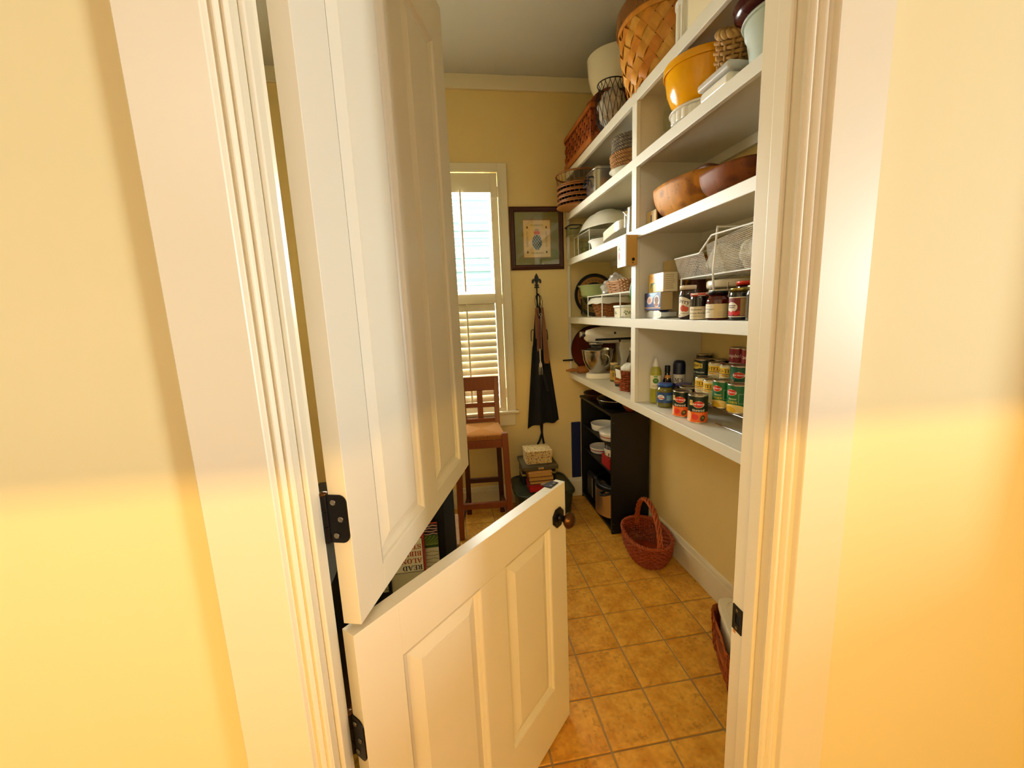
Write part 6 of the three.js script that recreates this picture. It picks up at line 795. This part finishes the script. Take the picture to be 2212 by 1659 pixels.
  const ft = canvasTex(512, 512, (c, w) => { c.fillStyle = '#dcbf84'; c.fillRect(0, 0, w, w); seedState = 777; for (let i = 0; i < 300; i++) { c.fillStyle = ['#7a2418', '#3a1a10', '#8a7a30', '#a8863c', '#e9d6a4', '#6a4a20'][i % 6]; c.beginPath(); const x = rnd() * w, y = rnd() * w, r = 4 + rnd() * 9; c.ellipse(x, y, r, r * 0.7, rnd() * 3, 0, 7); c.fill(); } c.strokeStyle = '#8d7436'; c.lineWidth = 3; for (let i = 0; i < 70; i++) { const x = rnd() * w, y = rnd() * w; c.beginPath(); c.moveTo(x, y); c.quadraticCurveTo(x + 20, y - 20, x + 40 * rnd(), y + 30 * (rnd() - 0.5)); c.stroke(); } });
  ft.wrapS = ft.wrapT = THREE.RepeatWrapping; const fm = mat(0xffffff, { map: rep(ft, 5, 5), roughness: 0.6 }), fb = thing('floral_box', 'gold floral keepsake box on top of the stack under the apron', 'box', [0.59, Y0 + 0.171, -2.865]); part(fb, 'box_body', cbox(0.186, 0.068, 0.15, 0.003, 0), fm); const fl = part(fb, 'box_lid', cbox(0.194, 0.038, 0.158, 0.004, 0.058), fm); part(fl, 'label_holder', box(-0.02, 0.02, 0.066, 0.076, 0.079, 0.0815, 0.001), mat(0xe9cf84, { roughness: 0.3, metalness: 0.6 }));
}
{ // black open cabinet under the counter shelf
  const c = thing('black_cabinet', 'black open-fronted cabinet under the counter shelf, holding cookware', 'cabinet', [0, 0, 0]), m = MAT.black, x0 = 0.985, x1 = XW - 0.017, z0 = -3.043, z1 = -2.425, h = 0.822;
  part(c, 'side_panel', box(x0, x1, 0, h - 0.018, z1 - 0.018, z1, 0.002), m); part(c, 'side_panel', box(x0, x1, 0, h - 0.018, z0, z0 + 0.018, 0.002), m); part(c, 'top_panel', box(x0 - 0.008, x1, h - 0.018, h, z0, z1 + 0.004, 0.003), m); part(c, 'back_panel', box(x1 - 0.008, x1, 0, h - 0.018, z0 + 0.018, z1 - 0.018), m); part(c, 'base_panel', box(x0, x1 - 0.008, 0.02, 0.036, z0 + 0.018, z1 - 0.018), m);
  for (const y of [0.42, 0.60]) part(c, 'shelf_panel', box(x0 + 0.01, x1 - 0.008, y - 0.016, y, z0 + 0.018, z1 - 0.018), m); for (const [x, y] of [[x0 + 0.012, 0.76], [x0 + 0.012, 0.07], [x0 + 0.012, 0.02]]) part(c, 'screw', new THREE.SphereGeometry(0.0028, 10, 6).translate(x, y, z1), MAT.screw);
  const wh = (tint) => mat(tint, { roughness: 0.2 }), dish = (l, x, y, z, r, hh, mm, band, lid) => { const o = thing('stoneware_dish', l, 'dish', [x, y, z]); part(o, 'dish', lathe([[0, 0], [r * 0.8, 0], [r * 0.93, 0.008], [r, hh], [r * 0.96, hh], [r * 0.88, 0.012], [0, 0.008]], 40), mm); if (band) part(o, 'band', cyl(r * 0.97, r * 0.99, 0.007, 40, true, hh * 0.55), mat(band)); if (lid) { const q = part(o, 'dish_lid', lathe([[r * 1.01, hh], [r * 1.02, hh + 0.008], [r * 0.8, hh + 0.016], [0, hh + 0.024]], 40), mm); part(q, 'lid_knob', lathe([[0.006, hh + 0.022], [0.008, hh + 0.034], [0.018, hh + 0.046], [0.012, hh + 0.054], [0, hh + 0.055]], 24), mm); } return o; };
  dish('white dish with a thin rim, rear of the upper cabinet shelf', 1.085, 0.60, -2.83, 0.09, 0.05, wh(0xe8e2d6)); dish('white lidded dish with a red line, front of the upper cabinet shelf', 1.07, 0.60, -2.59, 0.10, 0.05, wh(0xe8e2d6), 0xa83240, true);
  dish('white baking dish with a red band, rear of the middle cabinet shelf', 1.08, 0.42, -2.86, 0.085, 0.045, wh(0xe4dcd0), 0x9c2430); const pj = thing('maroon_pitcher', 'dull maroon pitcher in the middle of the black cabinet', 'pitcher', [1.165, 0.42, -2.80]); part(pj, 'pitcher_body', lathe([[0, 0], [0.045, 0], [0.058, 0.05], [0.045, 0.11], [0.052, 0.145], [0.048, 0.145], [0, 0.14]], 32), mat(0x5a2420, { roughness: 0.4 })); part(pj, 'handle', tube([[-0.045, 0.12, 0], [-0.075, 0.1, 0], [-0.07, 0.05, 0], [-0.05, 0.035, 0]], 0.006), mat(0x5a2420, { roughness: 0.4 }));
  const rbx = thing('red_carton', 'red carton topped with a patterned bowl in the black cabinet', 'box', [1.06, 0.42, -2.56]); part(rbx, 'box_body', cbox(0.13, 0.075, 0.14, 0.003, 0), mat(0x9c1418, { roughness: 0.4 }));
  const pt = canvasTex(256, 64, (c) => { c.fillStyle = '#ddd6c8'; c.fillRect(0, 0, 256, 64); c.strokeStyle = '#3a3430'; c.lineWidth = 3; for (let i = 0; i < 18; i++) { c.beginPath(); c.arc(10 + i * 14, 32 + 14 * (i % 2 ? 1 : -1), 8, 0, 4.5); c.stroke(); } }); dish('white bowl with a dark scribble pattern on the red carton', 1.06, 0.4955, -2.56, 0.07, 0.055, mat(0xffffff, { map: pt, roughness: 0.3 }));
  const sl = thing('lidded_skillet', 'black skillet with a shiny glass lid on top of the black cabinet', 'pan', [1.09, h, -2.62]); part(sl, 'pan_body', lathe([[0, 0], [0.10, 0], [0.12, 0.05], [0.116, 0.05], [0.096, 0.006], [0, 0.006]], 44), m); const gl = part(sl, 'pan_lid', lathe([[0.119, 0.0505], [0.11, 0.064], [0.06, 0.078], [0, 0.082]], 44), glassMat(0xb9b4ac)); part(gl, 'lid_rim', new THREE.TorusGeometry(0.12, 0.003, 8, 48).rotateX(Math.PI / 2).translate(0, 0.0515, 0), MAT.chrome); part(gl, 'lid_knob', lathe([[0.006, 0.082], [0.016, 0.094], [0.012, 0.104], [0, 0.105]], 20), m);
  const tc = thing('clay_bowl', 'small terracotta bowl on the cabinet top beside the skillet', 'bowl', [1.13, h, -2.468]); part(tc, 'bowl', lathe([[0, 0], [0.03, 0], [0.05, 0.03], [0.055, 0.06], [0.051, 0.06], [0.045, 0.03], [0, 0.006]], 36), mat(0x9a4a2a, { roughness: 0.5 }));
  const bb = thing('brown_dish', 'low brown wooden dish at the back of the cabinet top', 'dish', [1.08, h, -2.90]); part(bb, 'dish', lathe([[0, 0], [0.08, 0], [0.115, 0.04], [0.11, 0.044], [0.076, 0.008], [0, 0.006]], 36), mat(0x4a2a14, { roughness: 0.5 }));
  const cp = thing('slow_cooker', 'black slow cooker with a curved steel front in the bottom of the cabinet', 'slow cooker', [1.11, 0.0365, -2.625]), R = 0.152, st = new THREE.CylinderGeometry(R + 0.002, R + 0.002, 0.185, 40, 1, true, Math.PI, Math.PI).translate(0, 0.125, 0); 
  part(cp, 'cooker_body', lathe([[0, 0.012], [R - 0.02, 0.01], [R - 0.004, 0.025], [R, 0.04], [R, 0.235], [R - 0.01, 0.25], [0, 0.25]], 48), m); part(cp, 'steel_front', st, mat(0xd0b48a, { roughness: 0.28, metalness: 0.85 }), 'brushed steel wrap'); part(cp, 'handle', tube([[-0.13, 0.215, 0.085], [-0.165, 0.21, 0.10], [-0.15, 0.208, 0.12], [-0.095, 0.215, 0.125]], 0.009), m); for (const [a, b] of [[-0.1, 0.05], [-0.1, -0.05], [0.08, 0.05], [0.08, -0.05]]) part(cp, 'foot', cyl(0.012, 0.012, 0.013, 14).translate(a, 0, b), m); part(cp, 'cooker_lid', lathe([[R - 0.012, 0.251], [R - 0.014, 0.262], [0.06, 0.285], [0.02, 0.29], [0.02, 0.31], [0, 0.312]], 40), glassMat(0x8a857c));
  const ap = thing('toaster', 'black toaster with a pale side strip at the back of the cabinet floor', 'toaster', [1.105, 0.0365, -2.905]); part(ap, 'toaster_body', cbox(0.2, 0.2, 0.17, 0.03, 0.008), m); part(ap, 'side_strip', box(-0.1025, -0.0995, 0.03, 0.18, 0.05, 0.062, 0.001), mat(0xb8ad98, { roughness: 0.3, metalness: 0.7 })); for (const [a, b] of [[-0.08, 0.06], [-0.08, -0.06], [0.08, 0.06], [0.08, -0.06]]) part(ap, 'foot', cyl(0.01, 0.01, 0.009, 12).translate(a, 0, b), m);
  const bc = thing('cutting_board', 'rounded navy blue board standing between the cabinet and the back wall', 'board', [0.945, 0.1555, -3.0505]), q = []; part(bc, 'board', new RoundedBoxGeometry(0.075, 0.455, 0.014, 3, 0.0068).translate(0, 0.2275, 0), mat(0x0f1c4a, { roughness: 0.45 }));
}
{ // wicker floor basket with arched handle
  const wm = wick(0xa8441a, { roughness: 0.4 }), b = thing('wicker_basket', 'oval reddish wicker basket with a twisted arched handle on the tile floor', 'basket', [1.098, 0, -2.165], -0.10);
  wicker(b, { a: 0.128, b: 0.195, a0: 0.095, b0: 0.15, h: 0.145, n: 2.3, rows: 12, stakes: 58, r: 0.0046, m: wm, amp: 0.0035, rimR: 0.012, rimM: wick(0xb04c1c, { roughness: 0.4 }), belly: 0.014, rimTwist: 26 });
  const arc = (ph) => { const p = []; for (let i = 0; i <= 40; i++) { const t = Math.PI * i / 40, k = 8 * t + ph, rr0 = 0.012; p.push([rr0 * Math.cos(k) + 0.008, 0.10 + 0.24 * Math.sin(t) ** 0.8 + rr0 * Math.sin(k) * 0.6, -0.186 * Math.cos(t)]); } return tube(p, 0.0062, false, 90, 7); };
  part(b, 'handle', merge([arc(0), arc(1.57), arc(3.14), arc(4.71)]), wick(0xb85620, { roughness: 0.4 }));
}
{ // tub in a woven hamper by the right jamb
  const c = thing('woven_hamper', 'low orange-brown woven hamper beside the right door jamb', 'hamper', [1.105, 0, -1.315], -0.38), tones = [0xb0511c, 0x8f3c14, 0xc4662a].map((q) => wick(q));
  const w = 0.21, d = 0.36, h = 0.165, n = 6; const R = (t, o) => [w / 2 - 0.012 + 0.012 * t + o, d / 2 - 0.015 + 0.015 * t + o];
  for (let i = 0; i < 6; i++) { const t = (i + 0.5) / 6, pts = [], nor = [], N = 96; for (let k = 0; k < N; k++) { const [x, z] = ring(2 * Math.PI * k / N, ...R(t, 0.003 * Math.cos(2 * Math.PI * k / N * 24 + i * Math.PI)), n); pts.push([x, h * t, z]); nor.push([x / w, 0, z / d]); } part(c, 'splint', strip(pts, h / 6 * 0.92, 0.0022, (k) => nor[k], true), tones[i % 3]); }
  for (let k = 0; k < 48; k++) { const pts = [], nor = []; for (let j = 0; j <= 12; j++) { const t = j / 12, [x, z] = ring(2 * Math.PI * (k + 0.5) / 48, ...R(t, -0.003 * Math.cos(Math.PI * (t * 6 - 0.5) + k * Math.PI)), n); pts.push([x, h * t, z]); nor.push([x / w, 0, z / d]); } part(c, 'splint', strip(pts, 0.013, 0.0018, (j) => nor[j]), tones[(k + 1) % 3]); }
  const P = []; for (let k = 0; k < 48; k++) P.push(ring(2 * Math.PI * k / 48, ...R(0, -0.002), n)); part(c, 'base', ext(P, 0.006).rotateX(-Math.PI / 2), tones[1]);
  const Q = (o) => { const q = []; for (let k = 0; k < 56; k++) q.push(ring(2 * Math.PI * k / 56, w / 2 - 0.022 + o, d / 2 - 0.025 + o, 5)); return q; }, lm = mat(0xe6ddc6, { roughness: 0.45 }), s = thing('lidded_box', 'cream plastic box with a rounded lid set inside the woven hamper', 'box', [1.105, 0.0075, -1.315], -0.38);
  part(s, 'box_body', ext(Q(-0.006), 0.185, 0.004).rotateX(-Math.PI / 2), lm); const l = part(s, 'box_lid', ext(Q(0.006), 0.022, 0.006).rotateX(-Math.PI / 2).translate(0, 0.184, 0), lm); part(l, 'lid_ridge', new THREE.ExtrudeGeometry((() => { const a = new THREE.Shape(Q(-0.022).map((v) => new THREE.Vector2(...v))); a.holes.push(new THREE.Path(Q(-0.028).map((v) => new THREE.Vector2(...v)))); return a; })(), { depth: 0.003, bevelEnabled: false }).rotateX(-Math.PI / 2).translate(0, 0.205, 0), lm);
}
{ // left side: low black bookcase, black book stand with children's books, board
  const c = thing('bookcase', 'low black bookcase behind the door leaves, seen through the hinge gap', 'bookcase', [0, 0, 0]), m = MAT.black;
  part(c, 'top_panel', box(-0.762, -0.45, 0.567, 0.585, -2.35, -0.95, 0.002), m); part(c, 'base_panel', box(-0.762, -0.46, 0.02, 0.04, -2.33, -0.97), m); for (const z of [-2.35, -1.65, -0.97]) part(c, 'side_panel', box(-0.762, -0.455, 0, 0.567, z, z + 0.02, 0.002), m); part(c, 'back_panel', box(-0.762, -0.754, 0, 0.567, -2.35, -0.95), m); part(c, 'door_panel', box(-0.468, -0.452, 0.045, 0.56, -2.32, -1.66, 0.002), m); part(c, 'door_panel', box(-0.468, -0.452, 0.045, 0.56, -1.625, -0.98, 0.002), m);
  const s = thing('book_stand', 'black book stand behind the door leaves, its side post showing', 'stand', [0, 0, 0]);
  part(s, 'side_post', box(-0.066, -0.020, 0, 0.84, -1.68, -1.60, 0.003), m); part(s, 'side_post', box(-0.43, -0.395, 0, 0.84, -1.68, -1.60, 0.003), m); part(s, 'ledge', box(-0.395, -0.066, 0.325, 0.345, -1.68, -1.57, 0.002), m); part(s, 'ledge_lip', box(-0.30, -0.286, 0.345, 0.53, -1.575, -1.569, 0.002), m); part(s, 'back_panel', box(-0.395, -0.066, 0.10, 0.82, -1.68, -1.672), m); part(s, 'ledge', box(-0.395, -0.066, 0.06, 0.08, -1.68, -1.57), m);
  const bt = canvasTex(512, 700, (k, w, h) => { k.fillStyle = '#d9cba4'; k.fillRect(0, 0, w, h); k.lineWidth = 9; k.fillStyle = '#2c1410'; k.fillRect(0, 0, w, 120); k.strokeStyle = '#d8b0a4'; for (let r = 0; r < 4; r++) { k.beginPath(); for (let x = 0; x <= w; x += 8) { const y = 16 + r * 29 + 11 * Math.abs(Math.sin(x / 30 + r)); x ? k.lineTo(x, y) : k.moveTo(x, y); } k.stroke(); } k.fillStyle = '#3f5a1c'; k.fillRect(0, 120, w, 130); k.strokeStyle = '#93a04a'; k.lineWidth = 6; for (let r = 0; r < 16; r++) { k.beginPath(); k.arc(-40 + r * 36, 40, 190, 0.5, 1.5); k.stroke(); } k.fillStyle = '#2b4a1e'; k.fillRect(0, 236, w, 26); k.strokeStyle = '#5a6a3c'; k.lineWidth = 5; for (let r = 0; r < 10; r++) { k.beginPath(); for (let x = 0; x <= w; x += 6) { const y = 300 + r * 40 + 13 * Math.abs(Math.sin(x / 36 + r * 1.4)); x ? k.lineTo(x, y) : k.moveTo(x, y); } k.stroke(); } });
  const bk = thing('picture_book', 'large picture book with a green wave and cloud cover on the black stand', 'book', [-0.215, 0.346, -1.645]); part(bk, 'cover', box(-0.12, 0.12, 0, 0.285, -0.006, 0.006, 0.002), mat(0xb9452a, { roughness: 0.4 })); part(bk, 'printed_cover', new THREE.PlaneGeometry(0.238, 0.283).translate(0, 0.1425, 0.0066), mat(0xffffff, { map: bt, roughness: 0.3 }));
  const rt = canvasTex(512, 512, (k, w) => { k.fillStyle = '#e9dcb8'; k.fillRect(0, 0, w, w); k.save(); k.translate(256, 256); k.rotate(Math.PI); const L = ['READ', 'ALONG', 'BIBLE', 'STORIES']; L.forEach((t, i) => { k.font = 'bold 100px serif'; k.textAlign = 'left'; k.textBaseline = 'middle'; k.fillStyle = i ? '#a5271c' : '#1c1a30'; k.fillText(t, -236, -190 + i * 106); }); k.restore(); k.strokeStyle = '#2a2430'; k.lineWidth = 8; k.strokeRect(4, 4, 504, 504); });
  const rb = thing('story_box', 'boxed story set standing upside down in front of the picture book', 'book', [-0.2255, 0.4505, -1.615]); part(rb, 'box_body', box(-0.075, 0.075, 0, 0.15, -0.02, 0.02, 0.002), mat(0xb0301f, { roughness: 0.4 })); part(rb, 'printed_front', new THREE.PlaneGeometry(0.144, 0.148).translate(-0.003, 0.075, 0.0206), mat(0xffffff, { map: rt, roughness: 0.35 })); part(rb, 'bookend', box(-0.07, 0.07, -0.104, 0, -0.018, 0.018, 0.002), mat(0xcfc29c, { roughness: 0.6 }));
  const cb = thing('wood_board', 'pale wooden board on edge beside the black post, by the stool leg', 'board', [-0.006, 0, -1.86]); part(cb, 'board', ext([[-0.16, 0.0], [0.16, 0], [0.16, 0.44], [0.13, 0.47], [-0.16, 0.47]], 0.02, 0.003).rotateY(-Math.PI / 2), mat(0xb07a3c, { map: grain, roughness: 0.6 }));
}
renderer.render(scene, camera);
